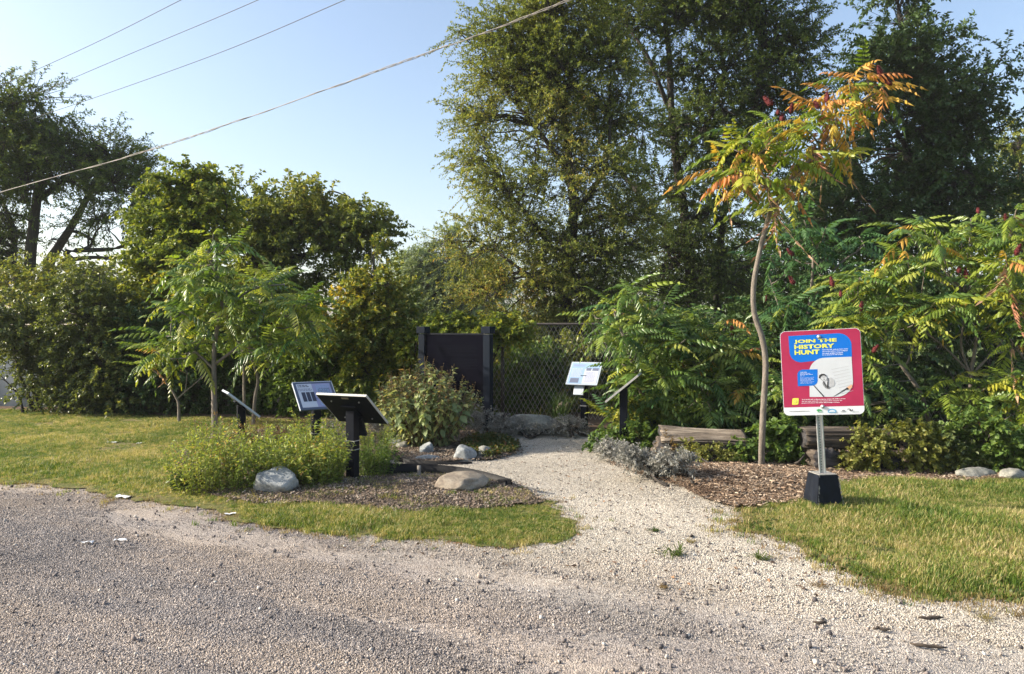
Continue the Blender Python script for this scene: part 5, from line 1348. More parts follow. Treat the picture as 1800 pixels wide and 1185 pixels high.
def bench(label, px, py, L, rotz, sx, mats, seed, w=.17, h=.075, top=.32, sups=((-.45, .17), (.30, .15)), tip=.05):
    b = B(px, py); root = thing('log_bench', label, 'bench', b, 'log benches'); root.rotation_euler = (0, 0, rotz)
    o = link('seat_log', log_mesh('seat_log', L, w, h, mats[0], mats[1], seed), root, (0, 0, top - h)); o.rotation_euler = (tip, .02, 0)
    for i, (x, r) in enumerate(sups):
        s = link('support_log', log_mesh('support_log', .40, r, r * .92, 'log_dk', 'log_end', seed + 5 + i, .05), root, (x, -.02, r * .72)); s.rotation_euler = (0, 0, math.pi / 2 + .06 * i)
    return root
bench('pale split-log bench, sunlit, left of the crooked sumac trunk', 1235, 812, .94, -.12, 1, ('log', 'log_end'), 971, .24, .065, .33, ((-.38, .16), (.22, .14)), .24)
bench('dark squared log bench behind the red sign post', 1490, 822, 1.0, .03, 1, ('log_dk', 'log_end'), 975, .15, .10, .42, ((-.32, .15), (.36, .13)))
o = link('log', log_mesh('log', .5, .09, .08, 'log', 'log_end', 983, .1), None, B(1168, 806) + Vector((0, 0, .07)), (0, .5, 1.2)); tag(o, 'short tipped log leaning at the left end of the pale bench', 'log')

# ------------------------------------------------------------------ chain-link fence
FLINE = [(-13.5, 14.6), (-6.0, 13.55), (-2.6, 12.7), (0.2, 12.0), (3.0, 11.9), (7.5, 11.8), (12.5, 11.7)]
def fence():
    base = Vector((FLINE[0][0], FLINE[0][1], 0)); root = thing('chain_link_fence', 'rusty chain-link fence running behind the whole garden', 'fence', base)
    hgt = 1.53; g = Geo(); d = .075
    acc = 0.0; A = []; Bp = []
    pts = [Vector((x, y, 0)) for x, y in FLINE]
    L = [0]
    for i in range(1, len(pts)): L.append(L[-1] + (pts[i] - pts[i - 1]).length)
    def at(s):
        for i in range(1, len(pts)):
            if s <= L[i] + 1e-6: return pts[i - 1].lerp(pts[i], (s - L[i - 1]) / (L[i] - L[i - 1]))
        return pts[-1]
    n = int(L[-1] / d); m = int(hgt / (d * .9))
    base_xy = np.array([tuple(at(i * d / 1)) for i in range(n + 1)])
    dirs = np.gradient(base_xy, axis=0); nn = nrm(np.stack([-dirs[:, 1], dirs[:, 0], dirs[:, 0] * 0], 1))
    for i in range(n):
        x0, x1 = base_xy[i], base_xy[i + 1]; xm = (x0 + x1) / 2
        zs = np.arange(m + 1) * (hgt / m) + .03
        P0 = np.array([(x0 if j % 2 else xm) for j in range(m + 1)]); P1 = np.array([(x1 if j % 2 else xm) for j in range(m + 1)])
        P0[:, 2] = zs; P1[:, 2] = zs
        off = nn[i] * .004
        A.append(P0[:-1] + off); Bp.append(P0[1:] + off); A.append(P1[:-1] - off); Bp.append(P1[1:] - off)
    A = np.concatenate(A); Bp = np.concatenate(Bp)
    g.sticks(A, Bp, .0030, .0030)
    f = link('wire_mesh', g.mesh('wire_mesh', M['wire'], base), root); f['kind'] = 'stuff'
    r = Geo(); r.tube([p_ + Vector((0, 0, hgt + .045)) for p_ in pts], .021, 8, seed=1); link('top_rail', r.mesh('top_rail', M['fence_post'], base, True), root)
    s = 0.6; k = 0
    while s < L[-1]:
        p_ = at(s); q = Geo(); q.tube([(0, 0.03, -.1), (0, 0.03, hgt + .05)], .03, 10); q.tube([(0, 0.03, hgt + .05), (0, 0.03, hgt + .08)], [.034, .012], 10)
        link('fence_post', q.mesh('fence_post', M['fence_post'], (0, 0, 0), True), root, p_ - base); s += 2.6
    sc_ = Geo(); V = []; Q = []
    aa, bb = pts[0], pts[1].lerp(pts[2], .1)
    seg = [aa.lerp(pts[1], t / 40) for t in range(41)] + [pts[1].lerp(pts[2], t / 40) for t in range(1, 5)]
    for i, p_ in enumerate(seg):
        w_ = .015 * math.sin(i * 1.9)
        V += [(p_.x, p_.y - .03 + w_, .02), (p_.x, p_.y - .03 + w_ * .5, .98 + .02 * math.sin(i * .8)), (p_.x, p_.y - .024 + w_, .02), (p_.x, p_.y - .024 + w_ * .5, .98 + .02 * math.sin(i * .8))]
        if i: b = 4 * i; Q += [(b - 4, b, b + 1, b - 3), (b - 2, b - 1, b + 3, b + 2), (b - 3, b + 1, b + 3, b - 1)]
    sc_.add(V, Q); link('privacy_screen', sc_.mesh('privacy_screen', M['screen'], base), root)
fence()

# pale building glimpsed past the left edge
def shed():
    b = Vector((-22.5, 31, 0)); b.z = Hf(b.x, b.y); r = thing('shed', 'pale blue low building glimpsed at the left edge behind the trees', 'building', b)
    g = Geo(); g.box((-3, 0, 0), (2.4, 4, 1.35)); link('wall', g.mesh('wall', M['shed']), r)
    g = Geo(); g.add([(-3.2, -.2, 1.352), (2.6, -.2, 1.352), (2.6, 4.2, 1.352), (-3.2, 4.2, 1.352), (-3.2, 2, 1.9), (2.6, 2, 1.9)], [(0, 1, 5, 4), (2, 3, 4, 5), (0, 3, 2, 1)], [(1, 2, 5), (3, 0, 4)]); link('roof', g.mesh('roof', M['shed_roof']), r)
shed()

# ------------------------------------------------------------------ history plaque (two posts and a dark panel)
def bevel_box(name, sx, sy, sz, mat, bev=.004):
    bm = bmesh.new(); bmesh.ops.create_cube(bm, size=1)
    bmesh.ops.scale(bm, vec=(sx, sy, sz), verts=bm.verts)
    bmesh.ops.bevel(bm, geom=list(bm.edges), offset=bev, segments=2, profile=.6, affect='EDGES')
    me = bpy.data.meshes.new(name); bm.to_mesh(me); bm.free(); me.materials.append(M[mat]); return me
def flat(name, pts2, y, mat, parent, th=.0):
    """flat print in a board's XZ plane"""
    me = bpy.data.meshes.new(name)
    me.from_pydata([(x, y, z) for x, z in pts2], [], [list(range(len(pts2)))]); me.materials.append(mat if not isinstance(mat, str) else M[mat])
    return link(name, me, parent)
def lines_block(name, x0, x1, z0, z1, n, y, mat, parent, seed, fill=.45):
    """rows of fine print too small to read, as broken bars"""
    rg = RS(seed); V = []; Q = []
    for i in range(n):
        zc = z1 - (z1 - z0) * (i + .5) / n; hh = abs(z1 - z0) / n * fill / 2; x = x0
        end = x0 + (x1 - x0) * (rg.uniform(.9, 1) if (i + 1) % 6 else rg.uniform(.3, .7))
        while x < end - .002:
            w = min(rg.uniform(.010, .03), end - x); b = len(V); V += [(x, y, zc - hh), (x + w, y, zc - hh), (x + w, y, zc + hh), (x, y, zc + hh)]; Q.append((b, b + 1, b + 2, b + 3)); x += w + .004
    return link(name, make_mesh(name, np.array(V), [np.array(Q)], M[mat] if isinstance(mat, str) else mat), parent)

def plaque():
    pr = P(858, 575, 10.35); plf = P(744, 580, 10.9)
    br = Vector((pr.x, pr.y, Hf(pr.x, pr.y))); bl = Vector((plf.x, plf.y, Hf(plf.x, plf.y)))
    mid = (br + bl) / 2; ang = math.atan2(br.y - bl.y, br.x - bl.x); W = (br - bl).length
    root = thing('history_plaque', 'large black history plaque hung between two square posts with cap blocks', 'sign', mid, None, ang)
    top = 1.50
    for s in (-1, 1):
        link('post', bevel_box('post', .108, .10, top - .07 + .3, 'navy_metal'), root, (s * W / 2, 0, (top - .07 - .3) / 2))
        c = link('post_cap', bevel_box('post_cap', .150, .14, .10, 'navy_metal', .006), root, (s * W / 2, 0, top - .01))
        g = link('cap_neck', bevel_box('cap_neck', .10, .09, .03, 'galv', .002), root, (s * W / 2, 0, top - .08)); 
    pw = W - .112
    o = link('panel', bevel_box('panel', pw, .045, .93, 'bronze_panel', .004), root, (0, 0, .955))
    z0 = .955
    for (nm, x, z, sx, sz) in (('frame_rail', 0, z0 + .475, pw, .028), ('frame_rail', 0, z0 - .475, pw, .028)):
        link(nm, bevel_box(nm, sx, .06, sz, 'black_metal', .003), root, (x, 0, z))
    lines_block('panel_heading', -pw * .30, -pw * .02, z0 + .36, z0 + .42, 2, -.0245, 'panel_text', root, 1)
    lines_block('panel_print', -pw * .30, pw * .42, z0 + .16, z0 + .32, 8, -.0245, 'panel_text', root, 2)
    lines_block('panel_print', -pw * .05, pw * .42, z0 - .02, z0 + .13, 7, -.0245, 'panel_text', root, 3)
    lines_block('panel_print', -pw * .30, pw * .42, z0 - .43, z0 - .41, 1, -.0245, 'panel_text', root, 4)
plaque()

# ------------------------------------------------------------------ lectern signs
def mat_flat(name, col, rough=.35):
    return plain_mat(name, col, rough, var=.04, scale=5)
M['pr_blue'] = mat_flat('print_pale_blue', (0.26, 0.38, 0.56)); M['pr_lilac'] = mat_flat('print_lilac', (0.27, 0.28, 0.44)); M['pr_white'] = mat_flat('print_white', (0.46, 0.50, 0.57))
M['pr_dark'] = mat_flat('print_dark', (0.03, 0.035, 0.06)); M['pr_grey'] = mat_flat('print_grey', (0.13, 0.15, 0.22)); M['frame_blue'] = mat_flat('frame_slate', (0.07, 0.09, 0.14)); M['frame_silver'] = mat_flat('frame_silver', (0.45, 0.5, 0.56))
M['pole_tie'] = mat_flat('steel_tie', (0.32, 0.32, 0.33))
def lectern(label, base, rotz, w, d, hc, tilt, frame, face, posth, seed, box=None, ties=True, back_bolts=True, edge='panel_edge', postd=.09, stuff=None):
    """local -Y is the reader's side; the board's low edge faces the reader"""
    root = thing('lectern_sign', label, 'sign', base, 'lectern signs round the path', rotz)
    root.rotation_euler = (0, 0, rotz)
    link('post', bevel_box('post', postd, postd, hc + .22, 'black_metal'), root, (0, 0, (hc - .26) / 2))
    Rm = Euler((tilt, 0, 0)).to_matrix()      # board lies flat, then rises at the back
    def on(x, y, z): return Rm @ Vector((x, y, z)) + Vector((0, 0, hc))
    def part(name, me, x, y, z):
        o = link(name, me, root, on(x, y, z)); o.rotation_euler = (tilt, 0, 0); return o
    part('bracket', bevel_box('bracket', .16, .16, .02, 'black_metal', .003), 0, 0, -.026)
    b = part('board', bevel_box('board', w, d, .022, frame, .004), 0, 0, 0)
    link('board_edge', bevel_box('board_edge', w + .004, .008, .024, edge, .001), b, (0, d / 2, .001))
    for sx in (-1, 1): link('board_edge', bevel_box('board_edge', .006, d, .023, edge, .001), b, (sx * (w / 2 + .001), 0, .001))
    if back_bolts:
        for sx in (-1, 1):
            for sy in (-1, 1):
                g = Geo(); g.tube([(0, 0, -.006), (0, 0, .004)], .007, 8); link('bolt', g.mesh('bolt', M['pole_tie']), b, (sx * w * .28, sy * d * .3, -.014))
        link('maker_plate', bevel_box('maker_plate', .075, .022, .004, 'rock_tan', .001), b, (-w * .05, d * .42, -.013))
    z = .0125
    def fl(name, x0, y0, x1, y1, m, dz=0.):
        me = bpy.data.meshes.new(name); me.from_pydata([(x0, y0, z + dz), (x1, y0, z + dz), (x1, y1, z + dz), (x0, y1, z + dz)], [], [(0, 1, 2, 3)]); me.materials.append(M[m]); return link(name, me, b)
    if face == 'lilac':
        fl('face_sheet', -w / 2 + .03, -d / 2 + .03, w / 2 - .03, d / 2 - .03, 'pr_lilac')
        fl('face_panel', -w / 2 + .03, -d / 2 + .03, -.02, d / 2 - .03, 'pr_white', .001)
        for i in range(3): fl('photo_print', -w * .36 + i * w * .115, -d * .22, -w * .36 + i * w * .115 + w * .095, d * .12, 'pr_dark', .002)
        fl('photo_print', w * .08, -d * .1, w * .38, d * .25, 'pr_grey', .002)
        rows(b, -w * .40, -w * .10, d * .30, d * .40, 2, z + .002, 'pr_dark', 11); rows(b, -w * .42, -w * .06, d * .16, d * .26, 3, z + .002, 'pr_grey', 12); rows(b, .02, w * .42, -d * .4, d * .38, 14, z + .003, 'pr_blue', 13)
    elif face == 'blue':
        fl('face_sheet', -w / 2 + .015, -d / 2 + .015, w / 2 - .015, d / 2 - .015, 'pr_blue')
        fl('face_panel', -.0, -d / 2 + .02, w / 2 - .02, d * .2, 'pr_white', .001)
        fl('photo_print', .02, d * .12, w * .2, d * .24, 'pr_grey', .002); fl('photo_print', w * .24, d * .12, w * .44, d * .24, 'pr_grey', .002)
        fl('photo_print', -w * .4, -d * .42, -w * .12, -d * .22, 'pr_grey', .002)
        rows(b, -w * .42, -w * .05, -d * .18, d * .22, 8, z + .002, 'pr_white', 14); rows(b, -w * .42, 0, d * .3, d * .4, 2, z + .002, 'pr_lilac', 15); rows(b, .03, w * .42, -d * .38, d * .06, 8, z + .002, 'pr_lilac', 16); rows(b, .06, w * .42, d * .3, d * .36, 1, z + .002, 'pr_dark', 17)
    if ties:
        for zz in (hc * .56, hc * .44):
            link('steel_tie', bevel_box('steel_tie', postd + .008, postd + .008, .008, 'pole_tie', .001), root, (0, 0, zz))
    if box:
        bx = link('leaflet_box', bevel_box('leaflet_box', .15, .03, .19, box, .004), root, (stuff or 0, -.085, hc * .74)); bx.rotation_euler = (math.radians(-25), 0, 0)
    return root
def rows(parent, x0, x1, y0, y1, n, z, mat, seed):
    rg = RS(seed); V = []; Q = []
    for i in range(n):
        yc = y1 - (y1 - y0) * (i + .5) / n; hh = (y1 - y0) / n * .25; x = x0; end = x0 + (x1 - x0) * rg.uniform(.85, 1)
        while x < end - .003:
            w = min(rg.uniform(.012, .04), end - x); b = len(V); V += [(x, yc - hh, z), (x + w, yc - hh, z), (x + w, yc + hh, z), (x, yc + hh, z)]; Q.append((b, b + 1, b + 2, b + 3)); x += w + .006
    link('fine_print', make_mesh('fine_print', np.array(V), [np.array(Q)], M[mat]), parent)

R_ = math.radians
b = B(620, 858); lectern('black lectern seen from behind, its post strapped with two steel ties, front bed', b, R_(157), .55, .46, .68, R_(39), 'black_metal', None, 1, 1, box='black_metal', stuff=.0)
b = B(556, 800, 8.35); lectern('lectern with a lilac and white panel of three dark portraits, behind the black one', b, R_(33), .45, .42, .75, R_(42), 'frame_blue', 'lilac', 1, 2, edge='frame_silver', back_bolts=False)
b = B(424, 795, 8.9); lectern('lectern seen edge-on right of the slender sumac trunk', b, R_(119), .50, .46, .60, R_(40), 'frame_blue', 'blue', 1, 3, edge='frame_silver', back_bolts=False, ties=False)
b = B(1027, 758); lectern('pale blue lectern at the far end of the path, leaflet holder on its post', b, R_(-24), .47, .42, .83, R_(48), 'frame_silver', 'blue', 1, 4, box='frame_silver', stuff=-.05, edge='frame_silver', back_bolts=False)
b = B(1096, 795); lectern('lectern seen edge-on among the sumac leaves right of the path', b, R_(-104), .50, .50, .80, R_(40), 'black_metal', 'blue', 1, 5, edge='panel_edge', back_bolts=False, ties=False)

# ------------------------------------------------------------------ the red sign
M['magenta'] = plain_mat('sign_magenta', (0.42, 0.022, 0.085), 0.42, var=.12, scale=5)
M['s_blue'] = plain_mat('sign_blue', (0.0, 0.16, 0.66), 0.35, var=.03, scale=3)
M['s_white'] = plain_mat('sign_white', (0.74, 0.77, 0.82), 0.35, var=.03, scale=3)
M['s_yellow'] = plain_mat('sign_yellow', (0.80, 0.80, 0.10), 0.4, var=.03, scale=3)
M['s_paper'] = plain_mat('sign_paper', (0.62, 0.65, 0.70), 0.4, var=.06, scale=6)
M['s_text'] = plain_mat('sign_text_white', (0.80, 0.84, 0.90), 0.4, var=.02, scale=3)
M['s_ink'] = plain_mat('sign_ink', (0.03, 0.03, 0.035), 0.5, var=.2, scale=30)
M['s_greyp'] = plain_mat('sign_grey', (0.24, 0.25, 0.27), 0.5, var=.3, scale=40)
M['s_skin'] = plain_mat('sign_sketch_pale', (0.58, 0.60, 0.64), 0.5, var=.08, scale=30)
M['s_line'] = plain_mat('sign_sketch_line', (0.48, 0.49, 0.52), 0.5, var=.1, scale=30)
M['s_green'] = plain_mat('sign_green', (0.05, 0.35, 0.12), 0.4, var=.05, scale=5)
M['s_orange'] = plain_mat('sign_orange', (0.75, 0.42, 0.26), 0.4, var=.05, scale=5)
M['s_lblue'] = plain_mat('sign_light_blue', (0.12, 0.42, 0.70), 0.4, var=.05, scale=5)
M['s_edge'] = plain_mat('sign_edge', (0.55, 0.42, 0.40), 0.4)

def red_sign():
    base = B(1459, 903); Yb = base.y
    W_, H_ = 134 / F * Yb, 152 / F * Yb
    root = thing('history_hunt_sign', 'red and blue sign on a leaning galvanised post set in a black concrete block', 'sign', base)
    # concrete block: tapered
    bm = bmesh.new(); bmesh.ops.create_cube(bm, size=1)
    hb = .292
    for v in bm.verts:
        s = .122 if v.co.z < 0 else .086
        v.co.x = math.copysign(s, v.co.x); v.co.y = math.copysign(s, v.co.y); v.co.z = -.02 if v.co.z < 0 else hb
    bmesh.ops.bevel(bm, geom=list(bm.edges), offset=.008, segments=2, affect='EDGES')
    bmesh.ops.subdivide_edges(bm, edges=list(bm.edges), cuts=4, use_grid_fill=True)
    rg = RS(5)
    for v in bm.verts: v.co += Vector(rg.normal(size=3)) * .0016
    me = bpy.data.meshes.new('concrete_block'); bm.to_mesh(me); bm.free(); me.materials.append(M['base_black'])
    blk = link('concrete_block', me, root, (0, .145, 0), (0, 0, R_(10)))
    g = bevel_box('worn_top', .160, .160, .006, 'base_worn', .002); link('worn_top', g, blk, (0, 0, hb + .002))
    # chipped paint on the edges
    ch = Geo()
    for i in range(60):
        cx = rg.choice([-1, 1]); t = rg.rand() ** 1.5; s = .122 + (.086 - .122) * t; c = np.array([cx * (s - .0), -s - .0015 + rg.normal() * .0006, t * hb]); l = rg.uniform(.004, .013)
        ch.add([c + [-cx * l, 0, -l], c + [cx * .001, 0, -l * .5], c + [cx * .001, 0, l * .8], c + [-cx * l * .4, .0003, l]], [(0, 1, 2, 3)])
    for i in range(16):
        x = rg.uniform(-.12, .12); l = rg.uniform(.004, .010); ch.add([(x - l, -.1245, .012), (x + l, -.1245, .012), (x + l * .5, -.1235, .012 + l), (x - l * .7, -.1235, .012 + l * .7)], [(0, 1, 2, 3)])
    link('chipped_paint', ch.mesh('chipped_paint', M['base_worn']), blk)
    # post: U channel with holes
    lean = R_(-3.6); h0 = hb
    Rl = Euler((0, lean, 0)).to_matrix()
    ph = 1.18; x0 = -.008
    def prof(z): return Vector((x0, .145, h0)) + Rl @ Vector((0, 0, z))
    pg = Geo(); pr = [(-.029, .0), (-.029, .004), (-.014, .006), (-.010, .018), (.010, .018), (.014, .006), (.029, .004), (.029, .0), (.016, -.0), (.012, .014), (-.012, .014), (-.016, 0)]
    V = []; n = len(pr)
    for z in (0, ph):
        for (a, c) in pr: V.append(tuple(Vector((a, c - .02, z))))
    Q = [(k, (k + 1) % n, n + (k + 1) % n, n + k) for k in range(n)]
    pg.add(V, Q); po = link('post', pg.mesh('post', M['galv']), root, prof(0), (0, lean, 0))
    for i in range(22):
        hg = Geo(); hg.tube([(0, -.0068, .03 + i * .0254 * .9), (0, -.0055, .03 + i * .0254 * .9)], .0042, 8); 
        if i < 20: link('post_hole', hg.mesh('post_hole', M['s_ink']), po)
    # board, drawn in crop pixels of the photo's face and mapped to board units
    zb = (733 - 578) ; 
    ctr_z = CAMH - (656 - 578) / F * (Yb + .12)
    ctr_x = P(1441, 656, Yb + .12).x - base.x
    face = thing_child = bpy.data.objects.new('sign_board', None)
    def uv(px, py):
        ax, ay = px - 65, py - 145
        ex, ey, fx, fy = 878., -28., 65., 1012.
        det = ex * fy - ey * fx
        u = (ax * fy - ay * fx) / det; v = (ex * ay - ey * ax) / det
        return ((u - .5) * W_, (.5 - v) * H_)
    # rounded plate with thickness
    def rrect(w, h, r, n=8):
        out = []
        for cx, cz, a0 in ((w / 2 - r, h / 2 - r, 0), (-w / 2 + r, h / 2 - r, 90), (-w / 2 + r, -h / 2 + r, 180), (w / 2 - r, -h / 2 + r, 270)):
            for i in range(n + 1): a = math.radians(a0 + 90 * i / n); out.append((cx + math.cos(a) * r, cz + math.sin(a) * r))
        return out
    rr = rrect(W_, H_, .042)
    me = bpy.data.meshes.new('sign_board'); m = len(rr)
    me.from_pydata([(x, 0, z) for x, z in rr] + [(x, .004, z) for x, z in rr], [], [list(range(m))[::-1], list(range(m, 2 * m))] + [(i, (i + 1) % m, m + (i + 1) % m, m + i) for i in range(m)])
    me.materials.append(M['s_white']); me.update()
    bd = link('sign_board', me, root, (ctr_x, .145 - .062, ctr_z)); bd.rotation_euler = (0, R_(-3.0), R_(-15))
    E = .0008
    def sh(name, pts, lvl, mat, raw=False):
        q = pts if raw else [uv(*p_) for p_ in pts]
        area = sum(q[i][0] * q[(i + 1) % len(q)][1] - q[(i + 1) % len(q)][0] * q[i][1] for i in range(len(q)))
        if area < 0: q = q[::-1]
        return flat(name, q, -E * lvl, mat, bd)
    def arc(cx, cy, rx, ry, a0, a1, n=10):
        return [(cx + math.cos(math.radians(a0 + (a1 - a0) * i / n)) * rx, cy - math.sin(math.radians(a0 + (a1 - a0) * i / n)) * ry) for i in range(n + 1)]
    # magenta field above the white foot
    foot = H_ * .5 - .903 * H_
    mg = [(x, z) for x, z in rrect(W_ - .006, H_ - .006, .040) if z > foot]
    mg = sorted([p_ for p_ in mg], key=lambda p_: math.atan2(p_[1], p_[0]))
    top_pts = [(W_ / 2 - .003, foot)] + [p_ for p_ in rrect(W_ - .006, H_ - .006, .040)[:18] if p_[1] > foot] + [(-W_ / 2 + .003, foot)]
    sh('magenta_field', top_pts, 1, 'magenta', True)
    sh('blue_leaf_shape', [(162, 200)] + arc(705, 322, 148, 146, 90, 0) + [(860, 455)] + arc(310, 385, 133, 132, 270, 180) , 2, 's_blue')
    sh('paper_shape', arc(565, 632, 165, 168, 180, 90) + [(855, 455)] + arc(700, 752, 176, 176, 0, -90) + [(410, 930)], 3, 's_paper')
    sh('small_leaf_shape', arc(330, 668, 60, 64, 180, 90) + [(490, 600)] + arc(430, 735, 64, 60, 0, -90) + [(278, 802)], 4, 's_blue')
    for i in range(9):
        x = 640 + i * 14; y = 560 + i * 36
        sh('script_line', [(x, y + 42), (x + 190 - i * 8, y + 4), (x + 190 - i * 8, y + 7), (x, y + 46)], 4, 's_line')
    # sketched bust of a man
    sh('sketch_wash', [(604, 705), (640, 700), (668, 722), (682, 770), (668, 800), (640, 815), (612, 800)], 5, 's_line')
    sh('sketch_coat', [(552, 745), (572, 735), (600, 770), (604, 705), (640, 700), (668, 722), (682, 770), (668, 800), (640, 815), (625, 838), (604, 835), (580, 825), (560, 800), (548, 770)], 4, 's_greyp')
    sh('sketch_shirt', [(568, 745), (592, 728), (608, 760), (604, 800), (590, 790), (578, 765)], 5, 's_skin')
    sh('sketch_outline', [(518, 688), (543, 664), (579, 664), (595, 688), (599, 717), (587, 739), (566, 747), (540, 732), (524, 714)], 5, 's_greyp')
    sh('sketch_face', [(522, 690), (545, 668), (575, 668), (590, 690), (594, 715), (584, 735), (566, 743), (542, 728), (528, 712)], 6, 's_skin')
    sh('sketch_hair', [(505, 700), (510, 672), (532, 655), (562, 655), (584, 668), (586, 690), (574, 678), (548, 674), (530, 686), (522, 706), (516, 712)], 7, 's_ink')
    sh('sketch_brow', [(540, 690), (553, 686), (553, 690), (541, 694)], 7, 's_ink'); sh('sketch_brow', [(564, 688), (577, 690), (577, 694), (564, 692)], 7, 's_ink')
    sh('sketch_mouth', [(556, 722), (572, 719), (572, 723), (557, 726)], 7, 's_ink'); sh('sketch_nose', [(560, 692), (564, 708), (556, 709)], 7, 's_greyp')
    sh('sketch_tie', [(598, 752), (606, 752), (612, 815), (602, 830), (597, 810)], 7, 's_ink'); sh('sketch_lapel', [(604, 705), (612, 708), (610, 790), (604, 770)], 7, 's_ink'); sh('sketch_lapel', [(552, 748), (558, 745), (590, 800), (586, 812)], 7, 's_ink')
    sh('pen_stroke', [(446, 792), (454, 788), (570, 922), (560, 930)], 5, 's_ink'); sh('pen_stroke', [(664, 926), (678, 922), (812, 838), (806, 824)], 5, 's_ink')
    sh('hand_print', [(805, 835), (812, 815), (840, 795), (866, 780), (868, 815), (845, 835), (820, 848)], 5, 's_orange'); sh('pen_tip', [(800, 826), (815, 816), (832, 832), (822, 846), (808, 842)], 6, 's_ink')
    sh('yellow_badge', arc(243, 957, 24, 12, 180, 90, 4) + [(290, 945)] + arc(270, 1005, 18, 18, 0, -90, 4) + [(217, 1025)], 3, 's_yellow')
    sh('badge_ring', arc(253, 985, 20, 22, 0, 350, 14), 4, 's_orange'); sh('badge_core', arc(253, 985, 15, 17, 0, 350, 14), 5, 's_yellow')
    # footer logos
    sh('green_logo', [(485, 1085), (510, 1072), (535, 1078), (552, 1100), (520, 1092), (512, 1108), (500, 1100), (492, 1094)], 3, 's_green'); sh('green_logo', [(500, 1108), (555, 1106), (555, 1112), (500, 1114)], 3, 's_green')
    sh('arch_logo', [(608, 1113), (618, 1085)] + arc(657, 1090, 42, 20, 160, 20, 8) + [(706, 1112)], 3, 's_lblue'); sh('arch_gap', [(620, 1108)] + arc(657, 1102, 34, 18, 170, 10, 8) + [(695, 1107)], 4, 's_white'); sh('arch_bar', [(612, 1106), (702, 1104), (702, 1114), (612, 1115)], 5, 's_lblue')
    sh('grey_logo', [(765, 1084), (795, 1083), (795, 1096), (765, 1097)], 3, 's_greyp'); sh('grey_logo', [(750, 1102), (812, 1101), (812, 1106), (750, 1107)], 3, 's_greyp')
    sw = arc(838, 1080, 20, 14, 160, -60, 10); sw2 = arc(838, 1078, 10, 7, -60, 160, 10); sh('swirl_logo', sw + sw2, 3, 's_ink')
    sw = arc(862, 1082, 20, 14, 200, 400, 10); sw2 = arc(864, 1080, 10, 7, 400, 200, 10); sh('swirl_logo', sw + sw2, 4, 's_ink')
    sh('grey_logo', [(880, 1103), (945, 1101), (945, 1105), (880, 1107)], 3, 's_greyp')
    # lettering
    def text(body, px, py, wpx, hpx, mat, lvl, bold=0.0, ang=0.0, nm='lettering'):
        c = bpy.data.curves.new(nm, 'FONT'); c.body = body; c.size = 1.0; c.offset = bold; c.resolution_u = 2; c.fill_mode = 'FRONT'
        tmp = bpy.data.objects.new('tmp', c); COL.objects.link(tmp)
        dg = bpy.context.evaluated_depsgraph_get(); me2 = bpy.data.meshes.new_from_object(tmp.evaluated_get(dg))
        bpy.data.objects.remove(tmp)
        co = np.array([v.co for v in me2.vertices])
        lo, hi = co.min(0), co.max(0)
        sx = wpx / 881 * W_ / (hi[0] - lo[0]); sz = hpx / 1000 * H_ / (hi[1] - lo[1])
        ox, oz = uv(px, py)
        for i, v in enumerate(me2.vertices): v.co = (ox + (co[i][0] - lo[0]) * sx, -E * lvl, oz + (co[i][1] - lo[1]) * sz)
        me2.materials.clear(); me2.materials.append(M[mat]); me2.name = nm
        return link(nm, me2, bd)
    text('JOIN THE', 228, 300, 468, 52, 's_yellow', 4, .040, nm='heading_text')
    text('HISTORY', 232, 360, 440, 50, 's_yellow', 4, .040, nm='heading_text')
    text('HUNT', 236, 428, 275, 54, 's_yellow', 4, .040, nm='heading_text')
    for i, (t, w) in enumerate([('Scan the QR code to learn more', 276), ('about this artifact. Send multiples', 272), ('for each artifact location', 222), ('for a chance to win prizes.', 226)]):
        text(t, 541, 378 + i * 21, w, 15, 's_text', 4, .02)
    for i, (t, w) in enumerate([('THE MUSEUMS of Mississauga has hidden 20 artifacts across', 476), ('the city, each with their own unique story. Uncover the', 440), ('people and places that shape Mississauga’s history.', 416)]):
        text(t, 325, 972 + i * 20, w, 14, 's_text', 4, .02)
    for i, (t, w) in enumerate([('LOOK HERE', 68), ('Discover the story', 108), ('Behind this place', 136), ('by us', 48)]): text(t, 303, 642 + i * 14, w, 10, 's_text', 5, .02)
    for i, w in enumerate((150, 140, 148, 120, 150, 130)): text(['Born in the city he', 'lived here and was', 'known to write on', 'local history', 'and wrote a long', 'memoir of the town'][i], 305, 705 + i * 13, w, 9, 's_text', 5, .0)
    text('www.museumsofmississauga.com', 190, 1112, 222, 12, 's_ink', 3, .03)
    for (bx, by) in ((498, 215), (553, 1044)):
        x, z = uv(bx, by); g = Geo(); g.tube([(x, -.0035 - E * 9, z), (x, -.001, z)], [.0125, .0165], 14); g.tube([(x, -.009 - E * 9, z), (x, -.003 - E * 9, z)], [.006, .007], 6); link('bolt', g.mesh('bolt', M['galv'], (0, 0, 0), False), bd)
red_sign()

